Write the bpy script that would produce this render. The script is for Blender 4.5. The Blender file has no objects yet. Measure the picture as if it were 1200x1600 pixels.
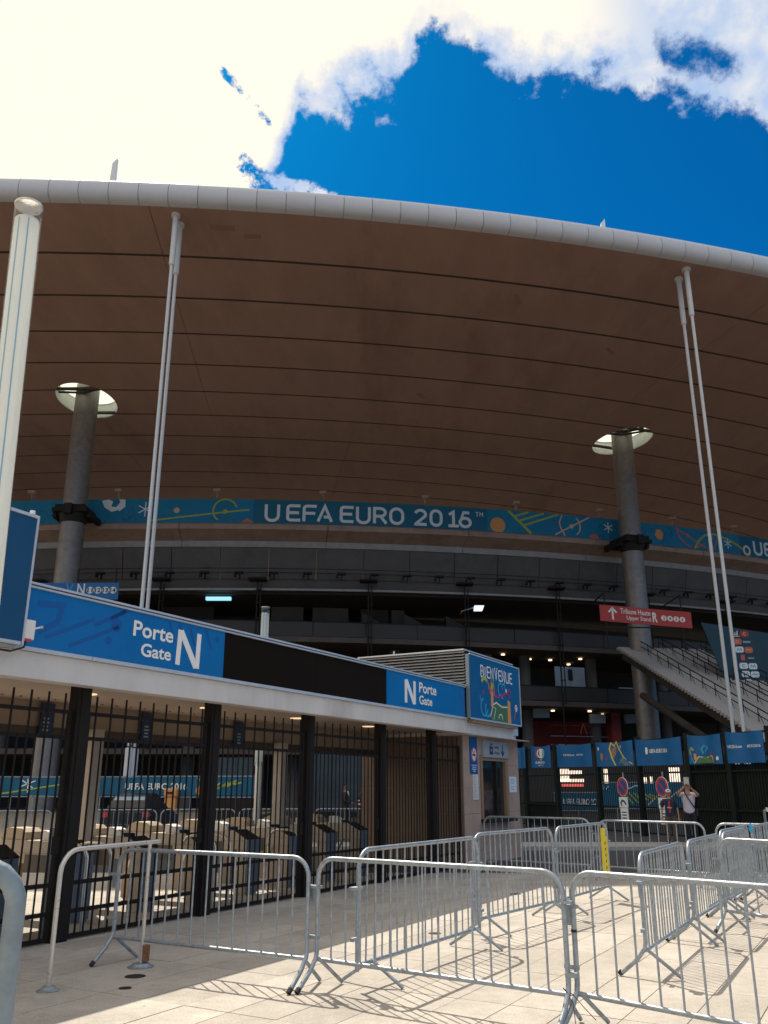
import bpy, bmesh, math, random
from mathutils import Vector, Matrix
random.seed(7)
R = math.radians
sc = bpy.context.scene
COL = sc.collection

# ------------------------------------------------------------------ camera
cam = bpy.data.cameras.new('camera'); camo = bpy.data.objects.new('camera', cam); COL.objects.link(camo)
cam.sensor_fit = 'HORIZONTAL'; cam.sensor_width = 36.0; cam.lens = 40.2
cam.clip_start = 0.05; cam.clip_end = 3000
camo.location = (0, 0, 1.7); camo.rotation_euler = (R(90 + 17.8), 0, 0)
sc.camera = camo

# ------------------------------------------------------------------ sky, sun, exposure
SUN = Vector((-0.33, 0.69, 1.0)).normalized()          # towards the sun
world = bpy.data.worlds.new('World'); sc.world = world; world.use_nodes = True
nt = world.node_tree; nt.nodes.clear()
def nn(t, **k):
    n = nt.nodes.new(t)
    for a, b in k.items(): setattr(n, a, b)
    return n
def mth(op, a, b=None, c=None, clamp=False):
    n = nn('ShaderNodeMath', operation=op, use_clamp=clamp)
    for i, v in enumerate((a, b, c)):
        if v is None: continue
        if isinstance(v, (int, float)): n.inputs[i].default_value = v
        else: nt.links.new(v, n.inputs[i])
    return n.outputs[0]
tc = nn('ShaderNodeTexCoord')
sep = nn('ShaderNodeSeparateXYZ'); nt.links.new(tc.outputs['Generated'], sep.inputs[0])
az = mth('MULTIPLY', mth('ARCTAN2', sep.outputs[0], sep.outputs[1]), 57.2958)
el = mth('MULTIPLY', mth('ARCSINE', sep.outputs[2]), 57.2958)
def noise(scale, detail, rough=0.55, dist=0.0):
    n = nn('ShaderNodeTexNoise'); n.inputs['Scale'].default_value = scale
    n.inputs['Detail'].default_value = detail; n.inputs['Roughness'].default_value = rough
    n.inputs['Distortion'].default_value = dist
    nt.links.new(tc.outputs['Generated'], n.inputs['Vector']); return n.outputs['Fac']
n1 = noise(9, 8, 0.6); n2 = noise(34, 9, 0.68); n3 = noise(5, 5, 0.6, 0.6)
# height of the cloud base over the blue opening, by azimuth
fc = nn('ShaderNodeFloatCurve')
nt.links.new(mth('MULTIPLY_ADD', az, 1/360, 0.5), fc.inputs['Value'])
pts = [(-180, 8), (-150, 20), (-125, 4), (-100, -5), (-75, -5), (-50, -5), (-14, -5), (-11.5, 34), (-8.6, 38.6), (-7.6, 43.0), (-5.2, 43.1),  # cloud cover out of view added to warm the ambient light
       (-2.1, 43.5), (1.6, 44.4), (2.6, 46.6), (4.4, 47.6), (6.6, 46.9), (8.2, 45.4), (10.6, 44.3), (12.2, 43.9),
       (15.7, 43.4), (18.6, 42.9), (22.7, 41.5), (25.3, 40.4), (27.9, 40.2), (29, 37.5), (40, 37), (60, 28), (85, 30), (120, 12), (150, 16), (180, 8)]
cm = fc.mapping; cv = cm.curves[0]
while len(cv.points) > 2: cv.points.remove(cv.points[1])
cv.points[0].location = (0, (pts[0][1]+10)/100); cv.points[1].location = (1, (pts[-1][1]+10)/100)
for a, e in pts[1:-1]: cv.points.new((a+180)/360, (e+10)/100)
for p in cv.points: p.handle_type = 'VECTOR'
cm.update()
base = mth('MULTIPLY_ADD', fc.outputs[0], 100.0, -10.0)
d = mth('SUBTRACT', el, base)
d = mth('ADD', d, mth('MULTIPLY_ADD', n1, 8.0, -4.0))
d = mth('ADD', d, mth('MULTIPLY_ADD', n2, 4.4, -2.2))
mr = nn('ShaderNodeMapRange', interpolation_type='SMOOTHSTEP')
nt.links.new(d, mr.inputs[0]); mr.inputs[1].default_value = -0.6; mr.inputs[2].default_value = 0.7
cloud = mr.outputs[0]
# a torn streak of blue in the white mass
def rot_blob(a0, e0, ang, la, lb, floor_=0.0, hi=1.1):
    ca, sa = math.cos(R(ang)), math.sin(R(ang))
    da = mth('SUBTRACT', az, a0); de = mth('SUBTRACT', el, e0)
    u = mth('ADD', mth('MULTIPLY', da, ca/la), mth('MULTIPLY', de, sa/la))
    v = mth('ADD', mth('MULTIPLY', da, -sa/lb), mth('MULTIPLY', de, ca/lb))
    q = mth('ADD', mth('MULTIPLY', u, u), mth('MULTIPLY', v, v))
    q = mth('ADD', q, mth('MULTIPLY_ADD', n2, 7.0, -3.3))
    m = nn('ShaderNodeMapRange', interpolation_type='SMOOTHSTEP'); nt.links.new(q, m.inputs[0])
    m.inputs[1].default_value = 0.2; m.inputs[2].default_value = hi
    return mth('MAXIMUM', m.outputs[0], floor_)
for b in [(-11.0, 42.9, -30, 2.6, 0.40), (-10.0, 38.7, -20, 2.2, 0.8), (24.6, 43.0, -25, 2.4, 0.9, 0.0, 2.4)]:
    cloud = mth('MULTIPLY', cloud, rot_blob(*b))
# thin bluish cloud on the right, dense white on the left
th = nn('ShaderNodeMapRange', interpolation_type='SMOOTHSTEP'); nt.links.new(az, th.inputs[0])
th.inputs[1].default_value = 14; th.inputs[2].default_value = 26; th.inputs[3].default_value = 1.0; th.inputs[4].default_value = 0.0
dn = nn('ShaderNodeMapRange', interpolation_type='SMOOTHSTEP'); nt.links.new(mth('MULTIPLY_ADD', n1, 0.45, mth('MULTIPLY', n3, 0.6)), dn.inputs[0])
dn.inputs[1].default_value = 0.44; dn.inputs[2].default_value = 0.66
edge = nn('ShaderNodeMapRange', interpolation_type='SMOOTHSTEP'); nt.links.new(d, edge.inputs[0])
edge.inputs[1].default_value = -0.2; edge.inputs[2].default_value = 3.2
cloud = mth('MAXIMUM', cloud, mth('SUBTRACT', 1.0, rot_blob(-5.2, 37.9, -12, 4.6, 0.75)))
dens = mth('MAXIMUM', mth('MULTIPLY', th.outputs[0], edge.outputs[0]), mth('MULTIPLY', dn.outputs[0], 0.95), clamp=True)
cc = nn('ShaderNodeMix', data_type='RGBA'); nt.links.new(dens, cc.inputs[0])
cc.inputs[6].default_value = (0.34, 0.47, 0.70, 1); cc.inputs[7].default_value = (0.93, 0.845, 0.71, 1)
sky = nn('ShaderNodeTexSky', sky_type='NISHITA'); sky.sun_disc = False
sky.sun_elevation = math.asin(SUN.z); sky.sun_rotation = math.atan2(SUN.x, SUN.y)
sky.altitude = 50; sky.dust_density = 0.6; sky.ozone_density = 3.0
tint = nn('ShaderNodeMix', data_type='RGBA', blend_type='MULTIPLY'); tint.inputs[0].default_value = 1
nt.links.new(sky.outputs[0], tint.inputs[6]); tint.inputs[7].default_value = (0.005, 0.40, 0.74, 1)
bgS = nn('ShaderNodeBackground'); bgS.inputs[1].default_value = 0.10; nt.links.new(tint.outputs[2], bgS.inputs[0])
bgC = nn('ShaderNodeBackground'); bgC.inputs[1].default_value = 1.0; nt.links.new(cc.outputs[2], bgC.inputs[0])
mixb = nn('ShaderNodeMixShader'); nt.links.new(cloud, mixb.inputs[0])
nt.links.new(bgS.outputs[0], mixb.inputs[1]); nt.links.new(bgC.outputs[0], mixb.inputs[2])
wo = nn('ShaderNodeOutputWorld'); nt.links.new(mixb.outputs[0], wo.inputs[0])
sl = bpy.data.lights.new('sun', 'SUN'); sl.energy = 5.0; sl.angle = R(0.5); sl.color = (1.0, 0.93, 0.81)
so = bpy.data.objects.new('sun', sl); COL.objects.link(so); so.location = (0, 0, 60)
so.rotation_euler = (-SUN).to_track_quat('-Z', 'Y').to_euler()
sc.view_settings.view_transform = 'Standard'; sc.view_settings.look = 'None'
sc.view_settings.exposure = 0.30; sc.view_settings.gamma = 1.0; sc.view_settings.use_curve_mapping = False
sc.cycles.max_bounces = 6; sc.cycles.diffuse_bounces = 4; sc.cycles.transmission_bounces = 6

# ------------------------------------------------------------------ materials
MATS = {}
def mat(name, col, rough=0.6, metal=0.0, var=0.0, scale=6.0, bump=0.0, bscale=None, stain=None, stain_amt=0.5, emit=0, spec=0.5, stretch=None):
    m = bpy.data.materials.new(name); m.use_nodes = True; t = m.node_tree; P = t.nodes['Principled BSDF']
    P.inputs['Base Color'].default_value = (*col, 1); P.inputs['Roughness'].default_value = rough
    P.inputs['Metallic'].default_value = metal; P.inputs['Specular IOR Level'].default_value = spec
    def N(ty): return t.nodes.new(ty)
    if var or bump or stain:
        tx = N('ShaderNodeTexCoord'); src = tx.outputs['Object']
        if stretch:
            mp = N('ShaderNodeMapping'); mp.inputs['Scale'].default_value = stretch; t.links.new(src, mp.inputs[0]); src = mp.outputs[0]
    if var or stain:
        no = N('ShaderNodeTexNoise'); no.inputs['Scale'].default_value = scale; no.inputs['Detail'].default_value = 7
        no.inputs['Roughness'].default_value = 0.65; t.links.new(src, no.inputs['Vector'])
        rp = N('ShaderNodeMapRange'); rp.inputs[1].default_value = 0.3; rp.inputs[2].default_value = 0.7
        rp.inputs[3].default_value = 1 - var; rp.inputs[4].default_value = 1 + var; t.links.new(no.outputs['Fac'], rp.inputs[0])
        mx = N('ShaderNodeVectorMath'); mx.operation = 'SCALE'; mx.inputs[0].default_value = col
        t.links.new(rp.outputs[0], mx.inputs['Scale']); cur = mx.outputs[0]
        if stain:
            n2_ = N('ShaderNodeTexNoise'); n2_.inputs['Scale'].default_value = scale*0.35; n2_.inputs['Detail'].default_value = 9
            n2_.inputs['Roughness'].default_value = 0.7; t.links.new(src, n2_.inputs['Vector'])
            r2 = N('ShaderNodeMapRange'); r2.inputs[1].default_value = 0.52; r2.inputs[2].default_value = 0.7
            r2.inputs[3].default_value = 0; r2.inputs[4].default_value = stain_amt; t.links.new(n2_.outputs['Fac'], r2.inputs[0])
            mc = N('ShaderNodeMix'); mc.data_type = 'RGBA'; t.links.new(r2.outputs[0], mc.inputs[0])
            t.links.new(cur, mc.inputs[6]); mc.inputs[7].default_value = (*stain, 1); cur = mc.outputs[2]
        t.links.new(cur, P.inputs['Base Color'])
        rr = N('ShaderNodeMapRange'); rr.inputs[3].default_value = max(0, rough-0.1); rr.inputs[4].default_value = min(1, rough+0.1)
        t.links.new(no.outputs['Fac'], rr.inputs[0]); t.links.new(rr.outputs[0], P.inputs['Roughness'])
    if bump:
        nb = N('ShaderNodeTexNoise'); nb.inputs['Scale'].default_value = bscale or scale*6; nb.inputs['Detail'].default_value = 4
        t.links.new(src, nb.inputs['Vector'])
        bu = N('ShaderNodeBump'); bu.inputs['Strength'].default_value = bump; bu.inputs['Distance'].default_value = 0.01
        t.links.new(nb.outputs['Fac'], bu.inputs['Height']); t.links.new(bu.outputs[0], P.inputs['Normal'])
    if emit:
        P.inputs['Emission Color'].default_value = (*col, 1); P.inputs['Emission Strength'].default_value = emit
    MATS[name] = m; return m
def glass(name, col, rough=0.02, alpha=None):
    m = mat(name, col, rough); P = m.node_tree.nodes['Principled BSDF']
    P.inputs['Transmission Weight'].default_value = 1.0; P.inputs['IOR'].default_value = 1.45
    return m
def paving_mat(name, rnd_):
    m = bpy.data.materials.new(name); m.use_nodes = True; t = m.node_tree; P = t.nodes['Principled BSDF']; P.inputs['Roughness'].default_value = .85
    P.inputs['Specular IOR Level'].default_value = .25
    N = t.nodes.new; geo = N('ShaderNodeNewGeometry'); pos = geo.outputs['Position']
    def ns(sc_, det, ro=.6):
        n = N('ShaderNodeTexNoise'); n.inputs['Scale'].default_value = sc_; n.inputs['Detail'].default_value = det; n.inputs['Roughness'].default_value = ro
        t.links.new(pos, n.inputs['Vector']); return n.outputs['Fac']
    def mr_(v, a, b, c, d):
        r = N('ShaderNodeMapRange'); t.links.new(v, r.inputs[0])
        for i, x in enumerate((a, b, c, d)): r.inputs[i+1].default_value = x
        return r.outputs[0]
    def mul(a, b):
        n = N('ShaderNodeMath'); n.operation = 'MULTIPLY'
        for i, x in enumerate((a, b)):
            if isinstance(x, float): n.inputs[i].default_value = x
            else: t.links.new(x, n.inputs[i])
        return n.outputs[0]
    f_ = mul(mr_(ns(60, 6, .85), .33, .67, .62, 1.26), mul(mr_(ns(1.1, 8, .62), .3, .7, .80, 1.14), mr_(ns(9, 6), .3, .7, .90, 1.08)))
    if rnd_:
        oi = N('ShaderNodeObjectInfo'); f_ = mul(f_, mr_(oi.outputs['Random'], 0, 1, .89, 1.09))
    vo = N('ShaderNodeTexVoronoi'); vo.inputs['Scale'].default_value = 2.6; t.links.new(pos, vo.inputs['Vector'])
    f_ = mul(f_, mr_(vo.outputs['Distance'], .035, .06, .62, 1.0))
    mx = N('ShaderNodeVectorMath'); mx.operation = 'SCALE'; mx.inputs[0].default_value = (0.46, 0.412, 0.355); t.links.new(f_, mx.inputs['Scale'])
    st_ = N('ShaderNodeMix'); st_.data_type = 'RGBA'; t.links.new(mr_(ns(.55, 9, .7), .55, .72, 0, .5), st_.inputs[0])
    t.links.new(mx.outputs[0], st_.inputs[6]); st_.inputs[7].default_value = (.27,.22,.17,1)
    t.links.new(st_.outputs[2], P.inputs['Base Color'])
    bu = N('ShaderNodeBump'); bu.inputs['Strength'].default_value = .5; bu.inputs['Distance'].default_value = .006
    t.links.new(ns(140, 3), bu.inputs['Height']); t.links.new(bu.outputs[0], P.inputs['Normal']); MATS[name] = m
paving_mat('paving', True); paving_mat('paving_rest', False)
mat('joint', (0.20, 0.165, 0.13), 0.95)
mat('paving_far', (0.46, 0.395, 0.315), 0.85, var=0.15, scale=3, bump=0.3, bscale=60)
mat('asphalt', (0.055, 0.055, 0.057), 0.9, var=0.25, scale=4, bump=0.5, bscale=90)
mat('kerb', (0.34, 0.33, 0.31), 0.85, var=0.1, scale=5)
mat('galv', (0.33, 0.37, 0.41), 0.45, metal=0.6, var=0.22, scale=22, bump=0.15, bscale=90, stain=(0.17, 0.14, 0.12), stain_amt=0.6)
mat('galv_bar', (0.33, 0.37, 0.41), 0.5, metal=0.55, var=0.3, scale=14, stain=(0.16, 0.11, 0.08), stain_amt=0.6)
mat('galv_old', (0.30, 0.34, 0.37), 0.55, metal=0.55, var=0.25, scale=18, stain=(0.16, 0.13, 0.11), stain_amt=0.6)
mat('rail_near', (0.24, 0.29, 0.32), 0.55, metal=0.5, var=0.18, scale=9, bump=0.2, bscale=60, stain=(0.36, 0.37, 0.37), stain_amt=0.5)
mat('rust', (0.22, 0.10, 0.05), 0.9, var=0.4, scale=40)
mat('steel_pale', (0.62, 0.58, 0.53), 0.3, metal=0.6, var=0.08, scale=10)
mat('soffit', (0.35, 0.215, 0.17), 0.75, var=0.12, scale=0.5, bump=0.2, bscale=9, stain=(0.20, 0.11, 0.08), stain_amt=0.6, stretch=(1, 0.3, 1))
mat('soffit_patch', (0.27, 0.16, 0.125), 0.8)
mat('soffit_beam', (0.05, 0.035, 0.03), 0.8)
mat('rim', (0.50, 0.515, 0.56), 0.5, var=0.05, scale=1.2)
mat('rim_gap', (0.16, 0.165, 0.18), 0.8)
mat('roof_top', (0.6, 0.6, 0.6), 0.7)
mat('column', (0.27, 0.245, 0.23), 0.45, metal=0.35, var=0.18, scale=2.5, stain=(0.12, 0.10, 0.09), stain_amt=0.4)
mat('rod', (0.55, 0.57, 0.60), 0.4, var=0.06, scale=3)
mat('spine_blue', (0.30, 0.50, 0.60), 0.5)
mat('rod_stripe', (0.03, 0.03, 0.03), 0.6)
mat('ledge', (0.38, 0.27, 0.215), 0.8, var=0.15, scale=1.0, stain=(0.15, 0.10, 0.08), stain_amt=0.5)
mat('strip', (0.34, 0.33, 0.33), 0.8, var=0.15, scale=1.5)
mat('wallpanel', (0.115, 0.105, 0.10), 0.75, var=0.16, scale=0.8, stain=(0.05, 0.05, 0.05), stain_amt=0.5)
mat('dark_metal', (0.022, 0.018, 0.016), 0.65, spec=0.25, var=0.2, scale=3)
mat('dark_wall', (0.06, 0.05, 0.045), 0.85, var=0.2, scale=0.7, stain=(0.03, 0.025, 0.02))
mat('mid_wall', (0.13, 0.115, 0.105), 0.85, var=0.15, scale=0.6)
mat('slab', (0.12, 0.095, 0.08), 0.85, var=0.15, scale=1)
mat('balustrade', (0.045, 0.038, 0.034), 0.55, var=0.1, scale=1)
mat('blueglass', (0.30, 0.38, 0.46), 0.25, var=0.1, scale=1)
mat('redwall', (0.30, 0.03, 0.02), 0.7, var=0.15, scale=1)
mat('stair_riser', (0.42, 0.39, 0.37), 0.85, var=0.12, scale=1.2)
mat('blue', (0.0, 0.135, 0.40), 0.38, var=0.10, scale=1.0, bump=0.25, bscale=1.6, stain=(0.01, 0.14, 0.36), stain_amt=0.3)
mat('blue_deep', (0.0, 0.055, 0.15), 0.45, var=0.08, scale=1.0)
mat('blue_dark', (0.0, 0.085, 0.25), 0.4, var=0.08, scale=1.0)
mat('blue_banner', (0.0, 0.19, 0.36), 0.6, var=0.14, scale=0.8)
mat('blue_print', (0.0, 0.085, 0.32), 0.5)
mat('blue_inner', (0.0, 0.10, 0.19), 0.7, var=0.2, scale=1)
mat('blue_band', (0.0, 0.13, 0.23), 0.6)
mat('blue_flag', (0.0, 0.11, 0.33), 0.6, var=0.18, scale=1.5)
mat('teal', (0.006, 0.05, 0.08), 0.6, var=0.12, scale=0.6)
mat('navy', (0.01, 0.03, 0.08), 0.5)
mat('white', (0.80, 0.79, 0.76), 0.5)
mat('white_matt', (0.72, 0.70, 0.66), 0.6)
mat('letter_grey', (0.76, 0.80, 0.84), 0.6)
mat('beam', (0.60, 0.575, 0.55), 0.55, var=0.09, scale=1.6, stain=(0.36, 0.31, 0.27), stain_amt=0.55, stretch=(1,1,.35))
mat('trim', (0.62, 0.62, 0.63), 0.35, metal=0.4, var=0.06, scale=3)
mat('blackpanel', (0.008, 0.005, 0.004), 0.85, spec=0.12, var=0.2, scale=1)
mat('gatesteel', (0.014, 0.011, 0.010), 0.7, spec=0.2, var=0.25, scale=8, bump=0.1)
mat('ceiling', (0.42, 0.33, 0.27), 0.8, var=0.08, scale=1.5)
mat('lintel', (0.30, 0.23, 0.17), 0.8, var=0.1, scale=1.5)
mat('lintel_beam', (0.07, 0.045, 0.035), 0.7)
mat('cream', (0.42, 0.36, 0.295), 0.6, var=0.10, scale=4, stain=(0.3, 0.23, 0.16), stain_amt=0.35)
mat('pillar_brown', (0.26, 0.19, 0.13), 0.6, var=0.12, scale=3)
mat('cap_tan', (0.40, 0.31, 0.21), 0.6, var=0.1, scale=5)
mat('turn_dark', (0.07, 0.06, 0.055), 0.5)
mat('turn_front', (0.15, 0.19, 0.24), 0.5, metal=0.3, var=0.1, scale=4)
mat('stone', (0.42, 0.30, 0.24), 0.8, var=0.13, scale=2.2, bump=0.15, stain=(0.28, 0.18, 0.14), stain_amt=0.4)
mat('stone_shaded', (0.17, 0.115, 0.08), 0.85, var=0.15, scale=2)  # roof shade on the kiosk side painted into a darker stone
mat('frame_brown', (0.30, 0.19, 0.12), 0.6, var=0.1)
mat('dark_glass', (0.02, 0.022, 0.025), 0.08, spec=0.8)
mat('louvre', (0.46, 0.44, 0.43), 0.45, metal=0.3, var=0.08, scale=3)
mat('signgrey', (0.34, 0.37, 0.40), 0.5)
mat('sidegrey', (0.22, 0.27, 0.30), 0.4, metal=0.3)
mat('red_sign', (0.42, 0.035, 0.03), 0.5, var=0.06)
mat('red', (0.5, 0.03, 0.04), 0.5)
mat('coral', (0.60, 0.13, 0.08), 0.55)
mat('orange', (0.70, 0.30, 0.09), 0.55)
mat('peach', (0.68, 0.42, 0.26), 0.55)
mat('lime', (0.36, 0.42, 0.06), 0.55)
mat('green', (0.06, 0.16, 0.06), 0.55)
mat('magenta', (0.35, 0.03, 0.16), 0.55)
mat('cyan', (0.04, 0.35, 0.60), 0.5)
mat('yellow', (0.70, 0.55, 0.03), 0.5, var=0.08)
mat('black', (0.012, 0.012, 0.012), 0.6)
mat('fence_dark', (0.010, 0.015, 0.015), 0.7, spec=0.2, var=0.2, scale=5)
mat('skin', (0.42, 0.22, 0.15), 0.6)
mat('skin2', (0.20, 0.11, 0.075), 0.6)
mat('shirt_white', (0.66, 0.58, 0.66), 0.85, var=0.05, scale=6, bump=0.3, bscale=14)
mat('shirt_navy', (0.02, 0.028, 0.06), 0.85, bump=0.3, bscale=14)
mat('trousers', (0.018, 0.018, 0.024), 0.9, bump=0.3, bscale=12)
mat('khaki', (0.085, 0.065, 0.045), 0.9, bump=0.3, bscale=12)
mat('hivis', (0.85, 0.16, 0.03), 0.7)
mat('hair', (0.02, 0.014, 0.01), 0.8)
mat('phone', (0.55, 0.50, 0.45), 0.3)
mat('carpaint', (0.02, 0.022, 0.025), 0.25)
mat('stripe_green', (0.30, 0.34, 0.05), 0.6)
mat('gateglow', (0.9, 0.6, 0.35), 0.4, emit=.9)
mat('lampglow', (1.0, 0.72, 0.42), 0.4, emit=2.2)
mat('glow_cool', (0.35, 0.75, 1.0), 0.4, emit=0.9)
mat('glow_white', (0.8, 0.95, 1.0), 0.4, emit=0.8)
m = bpy.data.materials.new('clearglass'); m.use_nodes = True; t = m.node_tree; t.nodes.clear()
a_ = t.nodes.new('ShaderNodeBsdfTransparent'); a_.inputs[0].default_value = (0.97, 0.98, 0.98, 1)
b_ = t.nodes.new('ShaderNodeBsdfGlossy'); b_.inputs['Roughness'].default_value = 0.04
lw = t.nodes.new('ShaderNodeLayerWeight'); lw.inputs[0].default_value = 0.5
pw = t.nodes.new('ShaderNodeMath'); pw.operation = 'POWER'; pw.inputs[1].default_value = 5.0; t.links.new(lw.outputs['Facing'], pw.inputs[0])
ma = t.nodes.new('ShaderNodeMath'); ma.operation = 'MULTIPLY_ADD'; ma.inputs[1].default_value = 0.4; ma.inputs[2].default_value = 0.03; t.links.new(pw.outputs[0], ma.inputs[0])
x_ = t.nodes.new('ShaderNodeMixShader'); t.links.new(ma.outputs[0], x_.inputs[0])
o_ = t.nodes.new('ShaderNodeOutputMaterial'); t.links.new(a_.outputs[0], x_.inputs[1]); t.links.new(b_.outputs[0], x_.inputs[2]); t.links.new(x_.outputs[0], o_.inputs[0])
MATS['clearglass'] = m
m = bpy.data.materials.new('skylight'); m.use_nodes = True; t = m.node_tree; t.nodes.clear()
a_ = t.nodes.new('ShaderNodeBsdfTranslucent'); a_.inputs[0].default_value = (0.80, 0.84, 0.76, 1)
b_ = t.nodes.new('ShaderNodeBsdfDiffuse'); b_.inputs[0].default_value = (0.8, 0.82, 0.78, 1)
x_ = t.nodes.new('ShaderNodeMixShader'); x_.inputs[0].default_value = 0.15
o_ = t.nodes.new('ShaderNodeOutputMaterial'); t.links.new(a_.outputs[0], x_.inputs[1]); t.links.new(b_.outputs[0], x_.inputs[2]); t.links.new(x_.outputs[0], o_.inputs[0])
MATS['skylight'] = m
# the milky inner sleeve of the light columns: translucent so sunlight glows through it
m = bpy.data.materials.new('milkglass'); m.use_nodes = True; t = m.node_tree; t.nodes.clear()
a_ = t.nodes.new('ShaderNodeBsdfTranslucent'); a_.inputs[0].default_value = (0.93, 0.90, 0.84, 1)
b_ = t.nodes.new('ShaderNodeBsdfDiffuse'); b_.inputs[0].default_value = (0.88, 0.90, 0.90, 1)
x_ = t.nodes.new('ShaderNodeMixShader'); x_.inputs[0].default_value = 0.35
o_ = t.nodes.new('ShaderNodeOutputMaterial'); t.links.new(a_.outputs[0], x_.inputs[1]); t.links.new(b_.outputs[0], x_.inputs[2]); t.links.new(x_.outputs[0], o_.inputs[0])
MATS['milkglass'] = m

# ------------------------------------------------------------------ mesh helpers
class MB:
    def __init__(s): s.v = []; s.f = []
    def add(s, vs, fs):
        o = len(s.v); s.v += [tuple(p) for p in vs]; s.f += [tuple(i+o for i in f) for f in fs]; return s
    def box(s, x0, x1, y0, y1, z0, z1, rot=None, piv=None):
        vs = [(x, y, z) for z in (z0, z1) for y in (y0, y1) for x in (x0, x1)]
        if rot is not None:
            p = Vector(piv if piv else ((x0+x1)/2, (y0+y1)/2, (z0+z1)/2))
            vs = [tuple(rot @ (Vector(v)-p) + p) for v in vs]
        return s.add(vs, [(0,2,3,1),(4,5,7,6),(0,1,5,4),(2,6,7,3),(0,4,6,2),(1,3,7,5)])
    def tube(s, path, r, seg=8, caps=True, r1=None):
        P = [Vector(p) for p in path]; n = len(P)
        T = []
        for i in range(n):
            a = P[max(i-1,0)]; b = P[min(i+1,n-1)]; T.append((b-a).normalized())
        up = Vector((0,0,1)) if abs(T[0].z) < 0.9 else Vector((1,0,0))
        u = T[0].cross(up).normalized(); vs = []
        for i in range(n):
            u = (u - T[i]*u.dot(T[i])).normalized(); w = T[i].cross(u)
            rr = r if r1 is None else r + (r1-r)*i/(n-1)
            for k in range(seg):
                a = 2*math.pi*k/seg; vs.append(P[i] + (u*math.cos(a)+w*math.sin(a))*rr)
        fs = [(i*seg+k, i*seg+(k+1)%seg, (i+1)*seg+(k+1)%seg, (i+1)*seg+k) for i in range(n-1) for k in range(seg)]
        if caps: fs += [tuple(reversed(range(seg))), tuple(range((n-1)*seg, n*seg))]
        return s.add(vs, fs)
    def lathe(s, prof, c=(0,0), seg=24):
        vs = []; n = len(prof)
        for r, z in prof:
            for k in range(seg):
                a = 2*math.pi*k/seg; vs.append((c[0]+r*math.cos(a), c[1]+r*math.sin(a), z))
        fs = [(i*seg+k, i*seg+(k+1)%seg, (i+1)*seg+(k+1)%seg, (i+1)*seg+k) for i in range(n-1) for k in range(seg)]
        fs += [tuple(reversed(range(seg))), tuple(range((n-1)*seg, n*seg))]
        return s.add(vs, fs)
    def prism(s, poly, fn, d):                      # poly in (u,v); fn(u,v,w) -> point
        n = len(poly); vs = [fn(u, v, d) for u, v in poly] + [fn(u, v, 0) for u, v in poly]
        fs = [tuple(range(n))] + [(i, i+n, (i+1)%n+n, (i+1)%n) for i in range(n)]
        return s.add(vs, fs)
    def stroke(s, pts, w, fn, d=0.01, closed=False):
        P = [Vector((p[0], p[1])) for p in pts]; n = len(P); L = []; Rr = []
        for i in range(n):
            a = P[(i-1) % n] if (closed or i > 0) else None; b = P[(i+1) % n] if (closed or i < n-1) else None
            d1 = (P[i]-a).normalized() if a is not None else None; d2 = (b-P[i]).normalized() if b is not None else None
            if d1 is None: d1 = d2
            if d2 is None: d2 = d1
            t_ = d1+d2
            t_ = t_.normalized() if t_.length > 1e-4 else d2
            nrm = Vector((-t_.y, t_.x)); k = 1/max(0.45, abs(nrm.dot(Vector((-d2.y, d2.x)))))
            L.append(P[i]+nrm*w/2*k); Rr.append(P[i]-nrm*w/2*k)
        m = n if closed else n-1
        for i in range(m):
            j = (i+1) % n
            s.prism([L[i], Rr[i], Rr[j], L[j]], fn, d)
        return s
    def ring(s, r0, r1, z0, z1, a0, a1, c, step=1.5, zf=None):   # solid annular sector, angle from -Y clockwise to +X
        k = max(1, int(math.ceil(abs(a1-a0)/step))); vs = []
        for i in range(k+1):
            a = R(a0+(a1-a0)*i/k); dz = zf(a) if zf else 0
            for r, z in ((r0,z0),(r1,z0),(r1,z1),(r0,z1)):
                vs.append((c[0]+r*math.sin(a), c[1]-r*math.cos(a), z+dz))
        fs = []
        for i in range(k):
            for q in range(4): fs.append((i*4+q, i*4+(q+1)%4, (i+1)*4+(q+1)%4, (i+1)*4+q))
        fs += [(3,2,1,0), tuple(k*4+q for q in range(4))]
        return s.add(vs, fs)
    def sweep(s, prof, a0, a1, c, step=1.5, zf=None):            # closed profile (r,z) swept round c
        k = max(1, int(math.ceil(abs(a1-a0)/step))); vs = []; n = len(prof)
        for i in range(k+1):
            a = R(a0+(a1-a0)*i/k); dz = zf(a) if zf else 0
            for r, z in prof: vs.append((c[0]+r*math.sin(a), c[1]-r*math.cos(a), z+dz))
        fs = [(i*n+q, i*n+(q+1)%n, (i+1)*n+(q+1)%n, (i+1)*n+q) for i in range(k) for q in range(n)]
        fs += [tuple(reversed(range(n))), tuple(k*n+q for q in range(n))]
        return s.add(vs, fs)
    def mesh(s, name, m, smooth=False):
        me = bpy.data.meshes.new(name); me.from_pydata(s.v, [], s.f); me.update()
        b = bmesh.new(); b.from_mesh(me); bmesh.ops.recalc_face_normals(b, faces=b.faces); b.to_mesh(me); b.free()
        me.materials.append(MATS[m])
        if smooth:
            me.shade_smooth(); me.set_sharp_from_angle(angle=R(40))
        return me
def link(name, me, parent=None):
    o = bpy.data.objects.new(name, me); COL.objects.link(o)
    if parent is not None: o.parent = parent
    return o
def obj(name, mb, m, parent=None, smooth=False, bevel=0):
    o = link(name, mb.mesh(name, m, smooth), parent)
    if bevel:
        bv = o.modifiers.new('bevel', 'BEVEL'); bv.width = bevel; bv.segments = 2; bv.limit_method = 'ANGLE'
    return o
def tag(o, label, cat, group=None, kind=None):
    if label: o['label'] = label
    if cat: o['category'] = cat
    if group: o['group'] = group
    if kind: o['kind'] = kind
    return o
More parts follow.
